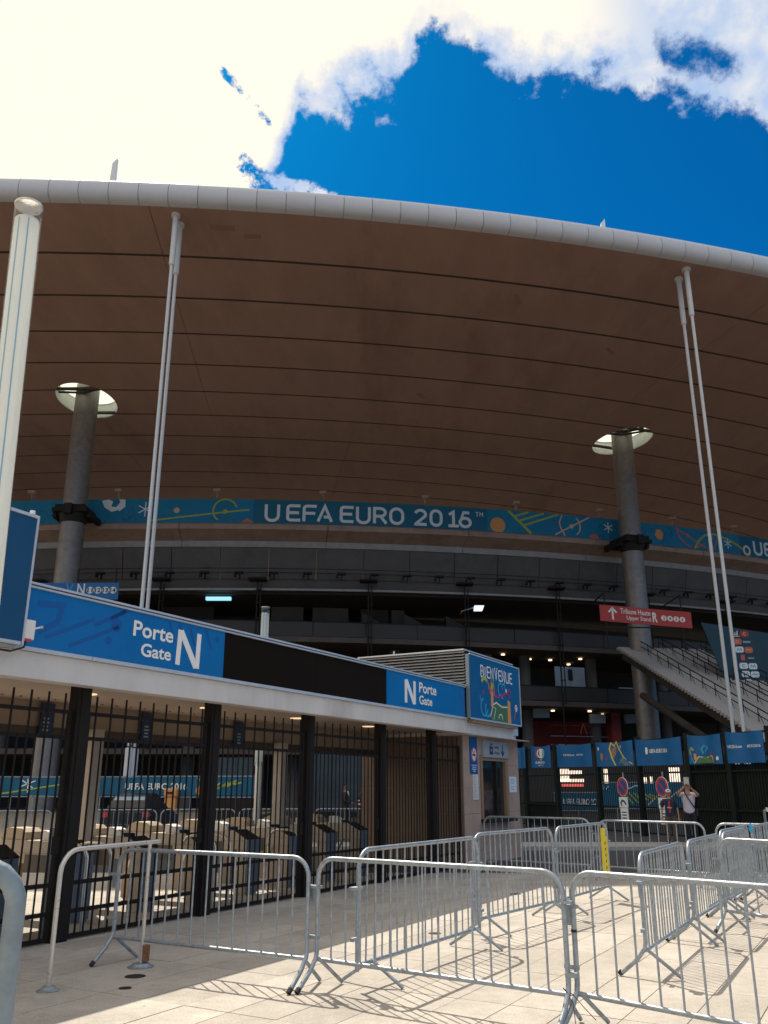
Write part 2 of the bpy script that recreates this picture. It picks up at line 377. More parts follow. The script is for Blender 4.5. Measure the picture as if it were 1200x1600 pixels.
def thing(name, label, cat, loc=(0,0,0), rotz=0, group=None):
    o = link(name, None); o.location = loc; o.rotation_euler = (0,0,rotz); return tag(o, label, cat, group)
def struct(name, mb, m, smooth=False):
    o = obj(name, mb, m, None, smooth); o['kind'] = 'structure'; return o
def stuff(o): o['kind'] = 'stuff'; return o
def copy_tree(o, parent=None):
    c = o.copy(); COL.objects.link(c)
    if parent is not None: c.parent = parent
    for ch in list(o.children): copy_tree(ch, c)
    return c
def arc(cx, cy, r, a0, a1, n=12, ry=None):
    ry = ry or r
    return [(cx+r*math.cos(R(a0+(a1-a0)*i/n)), cy+ry*math.sin(R(a0+(a1-a0)*i/n))) for i in range(n+1)]
FONT_CACHE = {}
def text_obj(name, body, w, h, x, y, fn, m, parent, bold=0.0, d=0.004, align='L', spacing=1.0):
    """flat lettering fitted to a box w x h (either may be None) whose lower left (or right) corner is x, y; fn maps (u,v,w) to space"""
    cu = bpy.data.curves.new('lettering', 'FONT'); cu.body = body; cu.size = 1; cu.offset = bold; cu.resolution_u = 3
    cu.space_character = spacing
    ob = bpy.data.objects.new('lettering_curve', cu)
    me = bpy.data.meshes.new_from_object(ob)
    xs = [v.co.x for v in me.vertices]; ys = [v.co.y for v in me.vertices]
    x0, x1, y0, y1 = min(xs), max(xs), min(ys), max(ys)
    sy = h/(y1-y0) if h else None; sx = w/(x1-x0) if w else sy
    if sy is None: sy = sx
    ox = x - (x1-x0)*sx if align == 'R' else (x - (x1-x0)*sx/2 if align == 'C' else x)
    for v in me.vertices: v.co = Vector(fn((v.co.x-x0)*sx+ox, (v.co.y-y0)*sy+y, d))
    me.materials.clear(); me.materials.append(MATS[m])
    bpy.data.objects.remove(ob); bpy.data.curves.remove(cu)
    return link(name, me, parent)

# ------------------------------------------------------------------ ground
GA = R(29.7)                                   # direction of the gate wall, clockwise from +Y
P1 = Vector((-3.86, 10.65, 0)); GD = Vector((math.sin(GA), math.cos(GA), 0)); GN = Vector((GD.y, -GD.x, 0))
GROT = math.pi/2 - GA                           # local x runs along the wall, local y into the building
def gate_pt(s, t, z=0): return P1 + GD*s - GN*t + Vector((0,0,z))
struct('ground', MB().box(-700, 700, -500, 900, -0.6, -0.012), 'joint')
struct('courtyard', MB().box(-120, -1.2, 27, 66, -0.011, 0.002), 'paving_far')
# paving slabs 1.33 x 0.46 m aligned with the gate
pav = thing('paving', None, None, tuple(P1), GROT); pav['kind'] = 'structure'
del_ = [k for k in ('label','category') if k in pav.keys()]
cells = []
for i in range(-12, 26):
    for j in range(-18, 40):
        s0 = 0.06 + i*1.33; o0 = 0.05 + j*0.462
        w = gate_pt(s0+0.66, -(o0+0.23))
        if w.y > 21.5 or w.y < -4 or w.x > 13 or w.x < -14: continue
        ww = gate_pt(s0+0.66, -(o0+0.23))
        vis = ww.y > 6.6 and -0.5*ww.y-0.8 < ww.x < 0.5*ww.y+0.8 and o0 > -0.5
        cells.append((0 if vis else 1, ww.y, s0, o0))
cells.sort()
def slab_box(mb, x0, y0, x1, y1, z):
    g = 0.0025
    mb.add([(x0+g,y0+g,-0.012),(x1-g,y0+g,-0.012),(x1-g,y1-g,-0.012),(x0+g,y1-g,-0.012),
            (x0+g+.002,y0+g+.002,z),(x1-g-.002,y0+g+.002,z),(x1-g-.002,y1-g-.002,z),(x0+g+.002,y1-g-.002,z)],
           [(4,5,6,7),(0,1,5,4),(1,2,6,5),(2,3,7,6),(3,0,4,7)])
sm = MB(); slab_box(sm, 0, 0, 1.33, 0.462, 0.0); slab_me = sm.mesh('paving_slab', 'paving')
rest = MB(); n_ = 0
for vis, yy, s0, o0 in cells:
    z = random.uniform(-0.0015, 0.0015)
    if n_ < 296 and vis == 0:
        o = link('paving_slab', slab_me, pav); o.location = (s0, -o0-0.462, z)
        if random.random() < .5: o.rotation_euler = (0, 0, math.pi); o.location = (s0+1.33, -o0, z)
        n_ += 1
    else: slab_box(rest, s0, -o0-0.462, s0+1.33, -o0, z)
stuff(obj('paving_slabs', rest, 'paving_rest', pav))
# road and pavement strip in front of the far fence
rd = MB(); rd.box(-8, 60, 19.4, 25.9, -0.02, 0.006); ro = struct('road', rd, 'asphalt')
struct('kerb', MB().box(-8, 60, 25.9, 28.0, -0.02, 0.11), 'kerb')
struct('service_road', MB().box(-8, 90, 28.0, 66, -0.02, 0.008), 'asphalt')

# ------------------------------------------------------------------ stadium roof
RC = (-23.7, 198.1); R0 = 158.9; RH = 32.0; BW = 4.64
HOLES = [(-24.48, 64.52), (21.91, 73.18)]
roof = thing('stadium_roof', 'huge brown underside of the disc roof with a white panelled rim', 'roof', (RC[0], RC[1], 0))
def oval(hx, hy, grow, z0, z1, caps=False, sg=40):      # openings are ovals stretched along the roof's radius
    a = math.atan2(hx-RC[0], RC[1]-hy); ca, sa = math.cos(a), math.sin(a); vs = []
    for z in (z0, z1):
        for k in range(sg):
            p, q = (2.3+grow)*math.cos(2*math.pi*k/sg), (3.38+grow)*math.sin(2*math.pi*k/sg)
            vs.append((hx-RC[0]+p*ca-q*sa*-1*-1, hy-RC[1]+p*sa+q*ca, z))
    fs = [(k,(k+1)%sg,sg+(k+1)%sg,sg+k) for k in range(sg)]
    if caps: fs += [tuple(reversed(range(sg))), tuple(range(sg, 2*sg))]
    return vs, fs
def cut_holes(o, r, only=None):
    hit = False
    for hx, hy in HOLES:
        cb = MB().add(*oval(hx, hy, 0, RH-1, RH+3, True))
        c = link('cutter', cb.mesh('cutter', 'soffit')); c.location = roof.location
        md = o.modifiers.new('hole', 'BOOLEAN'); md.operation = 'DIFFERENCE'; md.object = c; md.solver = 'EXACT'
    bpy.context.view_layer.update()
    dg = bpy.context.evaluated_depsgraph_get(); me = bpy.data.meshes.new_from_object(o.evaluated_get(dg))
    o.modifiers.clear(); old = o.data; o.data = me
    for q in [q for q in bpy.data.objects if q.name.startswith('cutter')]: bpy.data.objects.remove(q)
HR = 3.4
for b in range(14):
    r1 = R0 - b*BW - (0.0 if b == 0 else 0.13); r0 = R0-(b+1)*BW + 0.13
    edges = [-75, -58, -42, -28, -14, -5 if b >= 6 else -3.4, 9.35 if b >= 6 else 3.9, 18.2, 32, 46, 60, 75]
    if b >= 6: edges = [-75, -58, -42, -28, -14, 9.35-9.6, 12.4-3.05, 26, 42, 58, 75]
    for a0, a1 in zip(edges, edges[1:]):
        o = obj('soffit_panel', MB().ring(r0, r1, RH, RH+0.08, a0+0.006, a1-0.006, (0,0)), 'soffit', roof)
        need = False
        for hx, hy in HOLES:
            rr = math.hypot(hx-RC[0], hy-RC[1]); aa = math.degrees(math.atan2(hx-RC[0], RC[1]-hy))
            if r0-HR-.1 < rr < r1+HR+.1 and a0-1.3 < aa < a1+1.3: need = True
        if need: cut_holes(o, HR)
    if b < 13: obj('ring_beam', MB().ring(r0-0.26, r0, RH+0.03, RH+0.2, -75, 75, (0,0)), 'soffit_beam', roof)
# unseen ring added over the inner opening to block sun; top sheet extended likewise
obj('soffit_sun_block', MB().ring(60, R0-14*BW, RH, RH+0.08, -75, 75, (0,0), 3), 'soffit', roof)
ot = obj('roof_sheet', MB().ring(60, R0-0.2, RH+1.15, RH+1.3, -75, 75, (0,0), 3), 'roof_top', roof)
cut_holes(ot, HR-0.05)
rimm = MB().sweep([(R0-0.02,RH+0.0),(R0+0.28,RH+0.02),(R0+0.50,RH+0.14),(R0+0.62,RH+0.42),(R0+0.60,RH+0.85),(R0+0.42,RH+1.2),(R0+0.12,RH+1.42),(R0-0.5,RH+1.5),(R0-0.5,RH+1.44),(R0-0.02,RH+1.3)], -0.2815, 0.2815, (0,0), 0.2)
rime = rimm.mesh('rim_panel', 'rim', True)
for k in range(-112, 124):
    o = link('rim_panel', rime, roof); o.rotation_euler = (0, 0, R(k*0.5735)); 
obj('rim_backing', MB().ring(R0+0.1, R0+0.4, RH+0.12, RH+1.0, -66, 72, (0,0)), 'rim_gap', roof)
for hx, hy in HOLES:
    obj('opening_sleeve', MB().add(*oval(hx, hy, 0.0, RH+0.005, RH+1.31)), 'roof_top', roof)
    obj('opening_cover', MB().add(*oval(hx, hy, 0.15, RH+1.32, RH+1.36, True)), 'skylight', roof)
for x0, y0, ang, l, w in [(8.7,48.0+1,70,1.2,0.3),(-9.2,41.5,5,1.4,0.5),(-7.6,42.3,0,1.0,0.4),(3.0,63.5,65,1.1,0.4),(16.5,56,55,1.2,0.25)]:
    q = obj('access_hatch', MB().box(-l/2, l/2, -w/2, w/2, RH-0.012, RH+0.05), 'soffit_patch', roof)
    q.location = (x0-RC[0], y0-RC[1], 0); q.rotation_euler = (0, 0, R(ang))

# ------------------------------------------------------------------ roof columns and spires
def column(x, y, label):
    t = thing('roof_column', label, 'column', (x, y, 0), 0, 'steel columns carrying the roof')
    obj('shaft', MB().lathe([(0.93,0),(0.93,33.3)], seg=36), 'column', t, True)
    for z in (3.5, 8.2, 12.9, 16.4, 19.8, 25.6, 28.4, 30.6):
        obj('joint_band', MB().lathe([(0.93,z),(0.948,z+.01),(0.948,z+.07),(0.93,z+.08)], seg=36), 'column', t, True)
    obj('spire', MB().box(-0.32,0.30,-0.25,0.25,33.4,50).add([(-0.32,-0.25,50),(0.30,-0.25,50),(0.30,0.25,50),(-0.32,0.25,50),(-0.14,-0.15,55.6),(0.26,-0.15,56.1),(0.26,0.15,56.1),(-0.14,0.15,55.6)],[(0,1,5,4),(1,2,6,5),(2,3,7,6),(3,0,4,7),(4,5,6,7)]), 'rod', t)
    a = math.atan2(x-RC[0], RC[1]-y)
    c = MB(); rot = Matrix.Rotation(a, 3, 'Z')
    for args in [(-1.35,1.35,-1.15,2.2,22.15,22.45),(-1.15,1.15,-1.05,1.6,22.45,22.75),(-1.5,-1.2,-0.5,2.0,21.85,22.3),(1.2,1.5,-0.5,2.0,21.85,22.3),(-0.3,0.3,-1.5,-1.1,21.9,22.7)]:
        c.box(*args, rot=rot, piv=(0,0,22))
    obj('collar_bracket', c, 'dark_metal', t)
    obj('collar_bracket_cone', MB().lathe([(0.95,21.4),(1.05,21.8),(1.15,22.12),(0.95,22.12)], seg=28), 'dark_metal', t, True).name = 'collar'
    for z, w in ((32.9, 0.14), (32.6, 0.1)):
        o = obj('tie_bracket', MB().tube([(-2.2,-0.5,z),(0,-1.0,z-0.3),(1.6,-1.6,z-0.25)], w, 8), 'dark_metal', t)
    return t
cl_ = column(*HOLES[0], 'thick steel column rising through the left oval roof opening')
cr_ = column(*HOLES[1], 'thick steel column rising through the right oval roof opening')

# ------------------------------------------------------------------ tie rods
def tie_rod(x, y, label):
    t = thing('tie_rod', label, 'tie rod', (x, y, 0), 0, 'slim white rods hanging from the roof edge')
    obj('rod', MB().tube([(0,0,3.4),(0,0,29)], 0.095, 12), 'rod', t, True)
    obj('upper_sleeve', MB().lathe([(0.11,28.7),(0.155,28.75),(0.155,31.7),(0.13,31.72),(0.13,31.8),(0.26,31.82),(0.26,RH-0.01)], seg=16), 'rod', t, True)
    obj('lower_sleeve', MB().tube([(0,0,0),(0,0,3.4)], 0.17, 12), 'rod', t, True)
    s_ = MB()
    for k in range(5):
        z = 3.55+k*0.22
        pa = [(0.118*math.cos(a), 0.118*math.sin(a), z+0.10*math.sin(a)) for a in [2*math.pi*i/14 for i in range(15)]]
        s_.tube(pa, 0.03, 5, False)
    obj('warning_stripes', s_, 'rod_stripe', t)
    obj('foot_plate', MB().lathe([(0.4,0),(0.4,0.15),(0.2,0.2)], seg=16), 'rod', t)
    return t
tie_rod(-11.55, 40.30, 'front one of the two close white tie rods left of the lettering')
tie_rod(-11.51, 41.15, 'rear one of the two close white tie rods left of the lettering')
tie_rod(18.54, 45.55, 'right-hand rod of the splayed white pair in front of the staircase')
tie_rod(18.41, 46.59, 'left-hand rod of the splayed white pair in front of the staircase')

# ------------------------------------------------------------------ stadium stand
SR = 131.0
def zf(a): return 0.016*(a*SR-24)
st = thing('stadium_stand', 'dark curved stadium facade with open floors under the overhanging roof', 'stadium', (RC[0], RC[1], 0))
A0, A1 = -50, 58
arcd = lambda L: math.degrees(L/SR)
jn = [-60+ i*10.0 for i in range(19)]
for i in range(-9, 13):
    a0 = arcd(31.3 + i*12.2); a1 = arcd(31.3 + (i+1)*12.2)
    obj('ledge_lip', MB().ring(130.2, 131.0, 22.15, 22.62, a0+0.015, a1-0.015, (0,0), 1.5, zf), 'ledge', st)
    obj('ledge_underside', MB().sweep([(130.95,22.14),(129.25,21.62),(129.0,21.62),(129.0,22.14)], a0+0.01, a1-0.01, (0,0), 1.5, zf), 'ledge', st)
    obj('band_course', MB().sweep([(129.3,21.61),(129.18,21.12),(128.8,21.12),(128.8,21.61)], a0+0.01, a1-0.01, (0,0), 1.5, zf), 'strip', st)
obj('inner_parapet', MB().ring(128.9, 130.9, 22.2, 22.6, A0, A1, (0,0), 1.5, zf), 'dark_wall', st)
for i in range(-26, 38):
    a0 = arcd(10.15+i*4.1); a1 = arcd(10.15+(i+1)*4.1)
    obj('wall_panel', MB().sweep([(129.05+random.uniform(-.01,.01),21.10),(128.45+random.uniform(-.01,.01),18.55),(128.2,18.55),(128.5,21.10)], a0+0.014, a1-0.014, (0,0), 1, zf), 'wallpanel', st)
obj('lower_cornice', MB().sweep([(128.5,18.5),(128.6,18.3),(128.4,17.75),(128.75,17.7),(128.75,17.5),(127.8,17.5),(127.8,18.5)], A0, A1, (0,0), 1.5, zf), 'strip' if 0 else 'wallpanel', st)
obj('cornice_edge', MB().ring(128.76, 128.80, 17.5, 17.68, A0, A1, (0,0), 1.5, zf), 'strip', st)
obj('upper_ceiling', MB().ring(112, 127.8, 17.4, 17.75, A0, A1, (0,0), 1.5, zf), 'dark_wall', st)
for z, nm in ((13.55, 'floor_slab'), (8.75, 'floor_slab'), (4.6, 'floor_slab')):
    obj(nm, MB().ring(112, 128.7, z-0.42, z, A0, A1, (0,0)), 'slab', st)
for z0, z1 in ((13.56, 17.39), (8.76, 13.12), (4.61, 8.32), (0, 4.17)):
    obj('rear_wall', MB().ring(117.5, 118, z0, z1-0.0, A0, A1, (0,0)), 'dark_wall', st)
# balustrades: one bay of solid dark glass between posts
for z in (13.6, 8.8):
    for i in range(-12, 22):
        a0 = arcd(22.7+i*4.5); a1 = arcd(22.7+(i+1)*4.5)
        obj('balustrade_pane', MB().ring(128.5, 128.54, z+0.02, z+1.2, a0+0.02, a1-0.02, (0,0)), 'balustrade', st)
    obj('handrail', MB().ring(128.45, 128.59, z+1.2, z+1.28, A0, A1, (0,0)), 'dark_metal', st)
# slim facade posts with a lamp head
for L in (-14.5, -5, 5.36, 13.42, 22.85, 31.46, 40.33, 50, 60, 70):
    a = L/SR; x, y = 129.0*math.sin(a), -129.0*math.cos(a)
    p = MB().tube([(x,y,4.5),(x,y,18.2+zf(a))], 0.07, 6).tube([(x+0.28,y,8.5),(x+0.28,y,18.0+zf(a))], 0.05, 6)
    for z in (8.75, 10.5, 13.55, 14.9, 16.2, 17.3): p.box(x-0.08, x+0.36, y-0.1, y+0.1, z, z+0.08)
    obj('facade_post', p, 'dark_metal', st)
    obj('post_head', MB().box(x-0.75, x+0.75, y-0.7, y+0.4, 18.25+zf(a), 18.42+zf(a)), 'dark_metal', st, bevel=0.05)
# thin cable line and little fittings along the cornice
w = MB()
for i in range(60):
    a0 = R(A0+(A1-A0)*i/60); a1 = R(A0+(A1-A0)*(i+1)/60)
    for rr, z in ((129.3, 18.9), (129.3, 19.25)):
        w.tube([(rr*math.sin(a0),-rr*math.cos(a0),z+zf(a0)),(rr*math.sin(a1),-rr*math.cos(a1),z+zf(a1))], 0.025, 4, False)
obj('cornice_cables', w, 'dark_metal', st)
def fixture(L, r, z):
    a = L/SR; x, y = r*math.sin(a), -r*math.cos(a)
    b = MB().box(x-0.35, x+0.35, y-0.35, y+0.05, z, z+0.16).box(x-0.04, x+0.04, y, y+0.35, z-0.35, z+0.05).box(x-0.45,x-0.3,y-0.1,y+0.3,z-0.2,z+0.02)
    return b
for i in range(-4, 22):
    L = 9.0 + i*2.87; obj('cornice_lamp', fixture(L, 129.3, 18.75+zf(L/SR)), 'dark_metal', st)
for L, zt in ((-5.2,0),(1.9,0),(9.9,0),(18.6,0),(27.3,0),(35.6,0),(43.9,0),(51.9,0),(59.5,0)):
    b = MB(); a = L/SR; x, y = 131.5*math.sin(a), -131.5*math.cos(a); z = 24.95+zf(a)
    b.box(x-0.28, x+0.28, y-0.3, y+0.2, z+0.18, z+0.42).box(x-0.04,x+0.04,y-0.03,y+0.6,z-0.3,z+0.2)
    obj('banner_lamp', b, 'ledge', st)
# concourse columns, pale panels and downlights
for L in (-26, -17, -8.5, -1, 8, 17, 26, 34.9, 38.8, 46, 54.5, 62):
    a = L/SR; x, y = 125*math.sin(a), -125*math.cos(a)
    obj('concrete_column', MB().tube([(x,y,0),(x,y,4.1)], 0.5, 14).tube([(x,y,4.6),(x,y,8.3)], 0.5, 14).tube([(x,y,8.75),(x,y,13.1)], 0.5, 14), 'mid_wall', st, True)
for L0, L1, z0, z1, m in ((14.5,17.6,13.6,17.3,'mid_wall'),(18.5,22,13.6,17.3,'mid_wall'),(23.2,26,13.6,17.3,'dark_wall'),(4,9,13.6,17.2,'dark_wall'),(26.3,27.6,13.6,17.3,'mid_wall')):
    obj('partition', MB().ring(122, 122.3, z0, z1, arcd(L0), arcd(L1), (0,0)), m, st)
for L in (28.6, 24.4, 32.9):
    a = L/SR; x, y = 123*math.sin(a), -123*math.cos(a)
    b = MB().add([(x-1.1,y,13.6),(x+1.6,y,13.6),(x+0.5,y,16.0),(x-1.1,y,16.9),(x-1.1,y+3,13.6),(x+1.6,y+3,13.6),(x+0.5,y+3,16.0),(x-1.1,y+3,16.9)], [(0,1,2,3),(4,5,6,7),(0,1,5,4),(1,2,6,5),(2,3,7,6),(3,0,4,7)])
    obj('vomitory_stair', b, 'mid_wall', st)
for i, (L0, L1) in enumerate(((40.45, 41.95), (42.0, 43.5))):
    obj('pale_panel', MB().ring(127.6, 127.7, 8.85, 11.9, arcd(L0), arcd(L1), (0,0)), 'blueglass', st)
obj('panel_opening', MB().ring(127.72, 127.76, 10.7, 11.7, arcd(41.75), arcd(42.2), (0,0)), 'dark_metal', st)
obj('pale_panel', MB().ring(126.9, 127.0, 8.85, 10.4, arcd(47.6), arcd(51.5), (0,0)), 'blueglass', st)
for L, z, r in [(36.15,12.95,126),(39.9,12.95,124),(42.15,12.95,124),(44.5,12.95,125.6),(45.5,12.95,122),(36.31,7.9,126.2),(40.95,8.15,126),(44.46,8.15,126.6),(47.74,8.15,124),(53.35,8.15,126.5),(38.0,8.15,122)]:
    a = L/SR; x, y = r*math.sin(a), -r*math.cos(a)
    obj('downlight', MB().lathe([(0.17,z),(0.17,z+0.1)], (x,y), 12), 'lampglow', st)
for L, z in ((39.7, 7.55), (45.6, 7.2), (49.6, 7.3)):
    a = L/SR; x, y = 126*math.sin(a), -126*math.cos(a)
    obj('hanging_box', MB().box(x-0.7,x+0.7,y-0.3,y+0.3,z,z+0.8), 'signgrey', st)
# red bar front on the ground floor
obj('red_front', MB().ring(121.6, 121.9, 4.7, 7.6, arcd(40.7), arcd(49.0), (0,0)), 'redwall', st)
obj('red_pier', MB().ring(124.9, 126.0, 4.65, 8.2, arcd(47.2), arcd(48.2), (0,0)), 'redwall', st)
for k, nm, z0, z1 in ((0, 'rail', 6.05, 6.1), (1, 'rail', 5.3, 5.36), (2, 'rail', 7.0, 7.04)):
    obj('front_rail', MB().ring(125.2, 125.3, z0, z1, arcd(41.0), arcd(47.5), (0,0)), 'signgrey' if k < 2 else 'red', st)
obj('front_emblem', MB().stroke([(0,0),(0.35,0.9),(0.7,0)], 0.1, lambda u,v,w: (42.6*0+ 125.4*math.sin((44.1+u)/SR), -125.4*math.cos((44.1+u)/SR)-w, 6.3+v), 0.02), 'coral', st)
# two small parts on the stand that glow
tag(obj('bright_strip', MB().box(-15.0,-12.9,70.9,71.3,16.72,16.98), 'glow_cool'), 'bright blue-white strip in the dark upper concourse', 'light')
fl = thing('bright_box', 'small glowing white box on the dark facade above the louvred box', 'bright_box', (7.35, 70.0, 0))
obj('box_head', MB().add([(0.1,0,15.65),(0.8,0,15.65),(0.95,0,16.05),(0.15,0,16.05),(0.1,0.5,15.65),(0.8,0.5,15.65),(0.95,0.5,16.05),(0.15,0.5,16.05)], [(0,1,2,3),(4,5,6,7),(0,1,5,4),(1,2,6,5),(2,3,7,6),(3,0,4,7)]), 'glow_white', fl)
obj('bracket', MB().tube([(-0.9,0.2,15.6),(0.1,0.2,15.9)], 0.05, 6).tube([(-0.9,0.2,15.6),(-0.9,1.5,15.6)], 0.05, 6), 'steel_pale', fl)

# ------------------------------------------------------------------ the long curved ribbon banner on the ledge
def bn(u, v, w):                                 # u = arc length, v = height over the ledge
    a = u/131.1; r = 131.1 + w
    return (RC[0]+r*math.sin(a), RC[1]-r*math.cos(a), 22.62+zf(a)+v)
ban = thing('ribbon_banner', 'long blue curved banner with pale UEFA EURO 2016 lettering and football graphics', 'banner', (RC[0], RC[1], 0))
def bl(u, v, w): p = bn(u, v, w); return (p[0]-RC[0], p[1]-RC[1], p[2])
def bandmb(u0, u1, w0=0.0, w1=0.05, v0=0, v1=2.05):
    b = MB(); k = max(1, int((u1-u0)/1.5))
    vs = []
    for i in range(k+1):
        u = u0+(u1-u0)*i/k
        vs += [bl(u,v0,w0), bl(u,v0,w1), bl(u,v1,w1), bl(u,v1,w0)]
    fs = [(i*4+q, i*4+(q+1)%4, (i+1)*4+(q+1)%4, (i+1)*4+q) for i in range(k) for q in range(4)] + [(3,2,1,0), tuple(k*4+q for q in range(4))]
    return b.add(vs, fs)
obj('banner_cloth', bandmb(-40, 12.9), 'blue_banner', ban)
obj('banner_cloth', bandmb(12.9, 33.0), 'blue_band', ban)
obj('banner_cloth', bandmb(33.0, 60.5), 'blue_banner', ban)
obj('banner_cloth', bandmb(60.5, 90), 'blue_band', ban)
def G(ch):   # stroke glyphs in a 1 x 1.5 box
    q = {'U': [[(0,1.5),(0,.45)]+arc(.45,.45,.45,180,360,8)[1:]+[(.9,1.5)]],
         'E': [[(.95,1.42),(.25,1.42)]+arc(.25,1.2,.22,90,180,4)[1:]+[(.03,.3)]+arc(.25,.3,.22,180,270,4)[1:]+[(.95,.08)],[(.1,.77),(.85,.77)]],
         'F': [[(.95,1.42),(.25,1.42)]+arc(.25,1.2,.22,90,180,4)[1:]+[(.03,0)],[(.1,.75),(.85,.75)]],
         'A': [[(0,0),(.5,1.45),(1.0,0)],[(.42,.45),(.80,.42)]],
         'R': [[(.05,0),(.05,1.42),(.5,1.42)]+arc(.5,1.05,.37,90,-90,8)[1:]+[(.1,.68)],[(.5,.68),(.95,0)]],
         'O': [arc(.5,.95,.46,0,180,8,.50)+arc(.5,.55,.46,180,360,8,.50)+[(.96,.95)]],
         '0': [arc(.45,1.0,.40,0,180,8,.45)+arc(.45,.5,.40,180,360,8,.45)+[(.85,1.0)]],
         '2': [arc(.43,1.03,.40,165,-20,8)+[(.05,.1),(.05,.08),(.9,.08)]],
         '1': [[(.1,1.15),(.45,1.42),(.45,.08)],[(.05,.08),(.85,.08)]],
         '6': [[(.8,1.42),(.35,1.42)]+arc(.45,.47,.42,150,-210,12,.42)],
         'T': [[(0,1.45),(.9,1.45)],[(.45,1.45),(.45,0)]], 'M': [[(0,0),(0,1.45),(.5,.6),(1,1.45),(1,0)]],
         'B': [[(0,0),(0,1.45),(.45,1.45)]+arc(.45,1.1,.35,90,-90,6)[1:]+[(.05,.76),(.5,.76)]+arc(.5,.38,.38,90,-90,6)[1:]+[(0,0)]],
         'I': [[(.2,0),(.2,1.45)],[(0,1.45),(.4,1.45)],[(0,0),(.4,0)]],
         'N': [[(0,0),(0,1.45),(.75,0),(.75,1.5)]], 'V': [[(0,1.5),(.42,0),(.85,1.5)]], 'S': [[(.8,1.42),(.25,1.4),(.05,1.1),(.2,.8),(.65,.7),(.85,.4),(.65,.08),(.02,.08)]]}
    return q[ch]
for word in ((('U',13.95),('E',15.70),('F',17.05),('A',18.25)), (('E',20.15),('U',21.55),('R',22.95),('O',24.35)), (('2',26.5),('0',27.85),('1',29.4),('6',30.45))):
    for ch, u0 in word:
        b = MB()
        for stk in G(ch): b.stroke([(u0+x*1.13, 0.24+y*0.93) for x, y in stk], 0.25, lambda u,v,w: bl(u,v,w), 0.09)
        obj('letter', b, 'letter_grey', ban)
b = MB()
for ch, u0 in (('T', 31.95), ('M', 32.32)):
    for stk in G(ch): b.stroke([(u0+x*0.27, 1.3+y*0.25) for x, y in stk], 0.05, bl, 0.09)
obj('trademark', b, 'letter_grey', ban)
b = MB()
for ch, u0 in (('U', 62.5), ('E', 64.0), ('F', 65.4), ('A', 66.6)):
    for stk in G(ch): b.stroke([(u0+x*1.13, 0.30+y*0.88) for x, y in stk], 0.25, bl, 0.09)
obj('lettering', b, 'letter_grey', ban)
def art(name, strokes, m, polys=()):
    for pts_, w in strokes:
        dp = [pts_[0]]
        for a, b in zip(pts_, pts_[1:]):
            n = max(1, int(abs(b[0]-a[0])/0.6))
            dp += [(a[0]+(b[0]-a[0])*i/n, a[1]+(b[1]-a[1])*i/n) for i in range(1, n+1)]
        o = obj(name, MB().stroke(dp, w, bl, 0.075), m, ban)
    for p in polys: o = obj(name, MB().prism(p, bl, 0.077), m, ban)
    return o
def star(u, v, r, n=6): return [([(u+r*math.cos(R(90+i*180/(n/2))), v+r*math.sin(R(90+i*180/(n/2)))), (u, v)], 0.085) for i in range(n)]
art('star', star(4.1, 1.15, .62), 'letter_grey')
art('star', star(44.9, 1.2, .5), 'letter_grey')
art('star', star(58.9, 1.0, .5), 'letter_grey')
art('football', [], 'letter_grey', [[(1.35,.95),(.75,1.35),(.5,1.9),(1.0,2.02),(1.4,1.85),(1.3,1.45)], [(1.35,.95),(1.3,1.4),(1.7,1.35),(2.0,1.75),(1.9,2.02),(2.4,2.0),(2.45,1.4),(2.0,1.0),(1.9,1.1)]])
art('football', [(arc(55+6.4,0.55,.42,0,360,14), .22)], 'white_matt')
art('pitch_lines', [([(4.4,.15),(12.6,1.15)], .13), (arc(10.6,1.05,.98,20,235,14), .13)], 'lime', [arc(10.6,.95,.2,0,360,10)[:-1]])
art('dot', [], 'peach', [arc(6.65,1.05,.24,0,360,14)[:-1]])
art('polygon', [], 'coral', [[(11.9,.05),(12.45,.4),(13.0,.05)]])
art('polygon', [], 'coral', [[(42.9,.03),(43.0,.35),(43.4,.45),(43.8,.3),(43.8,.03)]])
art('polygon', [], 'orange', [[(50.0,.95),(50.2,1.5),(50.7,1.5),(50.95,1.1),(50.75,.55),(50.25,.6)]])
art('orange_ball', [], 'orange', [[p for p in arc(33.95,.62,.70,-62,242,20)]])
art('orange_ball_pattern', [([p for p in arc(33.95,.68,.33,0,360,6)], .16)], 'letter_grey').location = (0, 0, 0)
art('pitch_lines', [([(35.0,2.0),(37.1,.03)], .24), ([(35.6,1.55),(36.9,2.0)], .17), ([(36.0,1.15),(38.4,2.0)], .17), ([(36.4,.75),(39.8,2.0)], .17)], 'lime')
art('pitch_lines', [([(39.4,.1),(43.0,2.0)], .13), (arc(41.0,1.05,.98,-55,50,8), .12), ([(40.2,1.95),(39.9,1.3),(40.0,.8),(40.4,.1)], .12)], 'peach', [arc(41.1,1.0,.2,0,360,10)[:-1]])
art('pitch_lines', [([(52.6,1.85),(56.0,.25)], .12), ([(52.6,1.85),(52.8,1.1),(53.4,.5),(54.2,.15)], .12), ([(56.3,.1),(57.0,1.5)], .13), ([(56.9,.1),(57.6,1.4)], .13), ([(54.7,.1),(56.0,.75)], .1)], 'coral', [arc(53.9,1.25,.2,0,360,10)[:-1]])
art('pitch_lines', [([(54.6,.1),(55.2,.9),(56.0,1.5),(57.2,1.75),(58.8,1.45),(60.2,.95),(61.2,.4)], .2)], 'lime')
rnd = random.Random(3); b = MB()
for i in range(90):
    u = rnd.choice([rnd.uniform(-12,4), rnd.uniform(44,52)]); v = rnd.uniform(.2,1.6); r = rnd.uniform(.12,.35); a0 = rnd.uniform(0,360)
    b.stroke(arc(u, v, r, a0, a0+rnd.uniform(90,250), 6), 0.05, bl, 0.06)
stuff(obj('tone_pattern', b, 'blue_dark', ban))

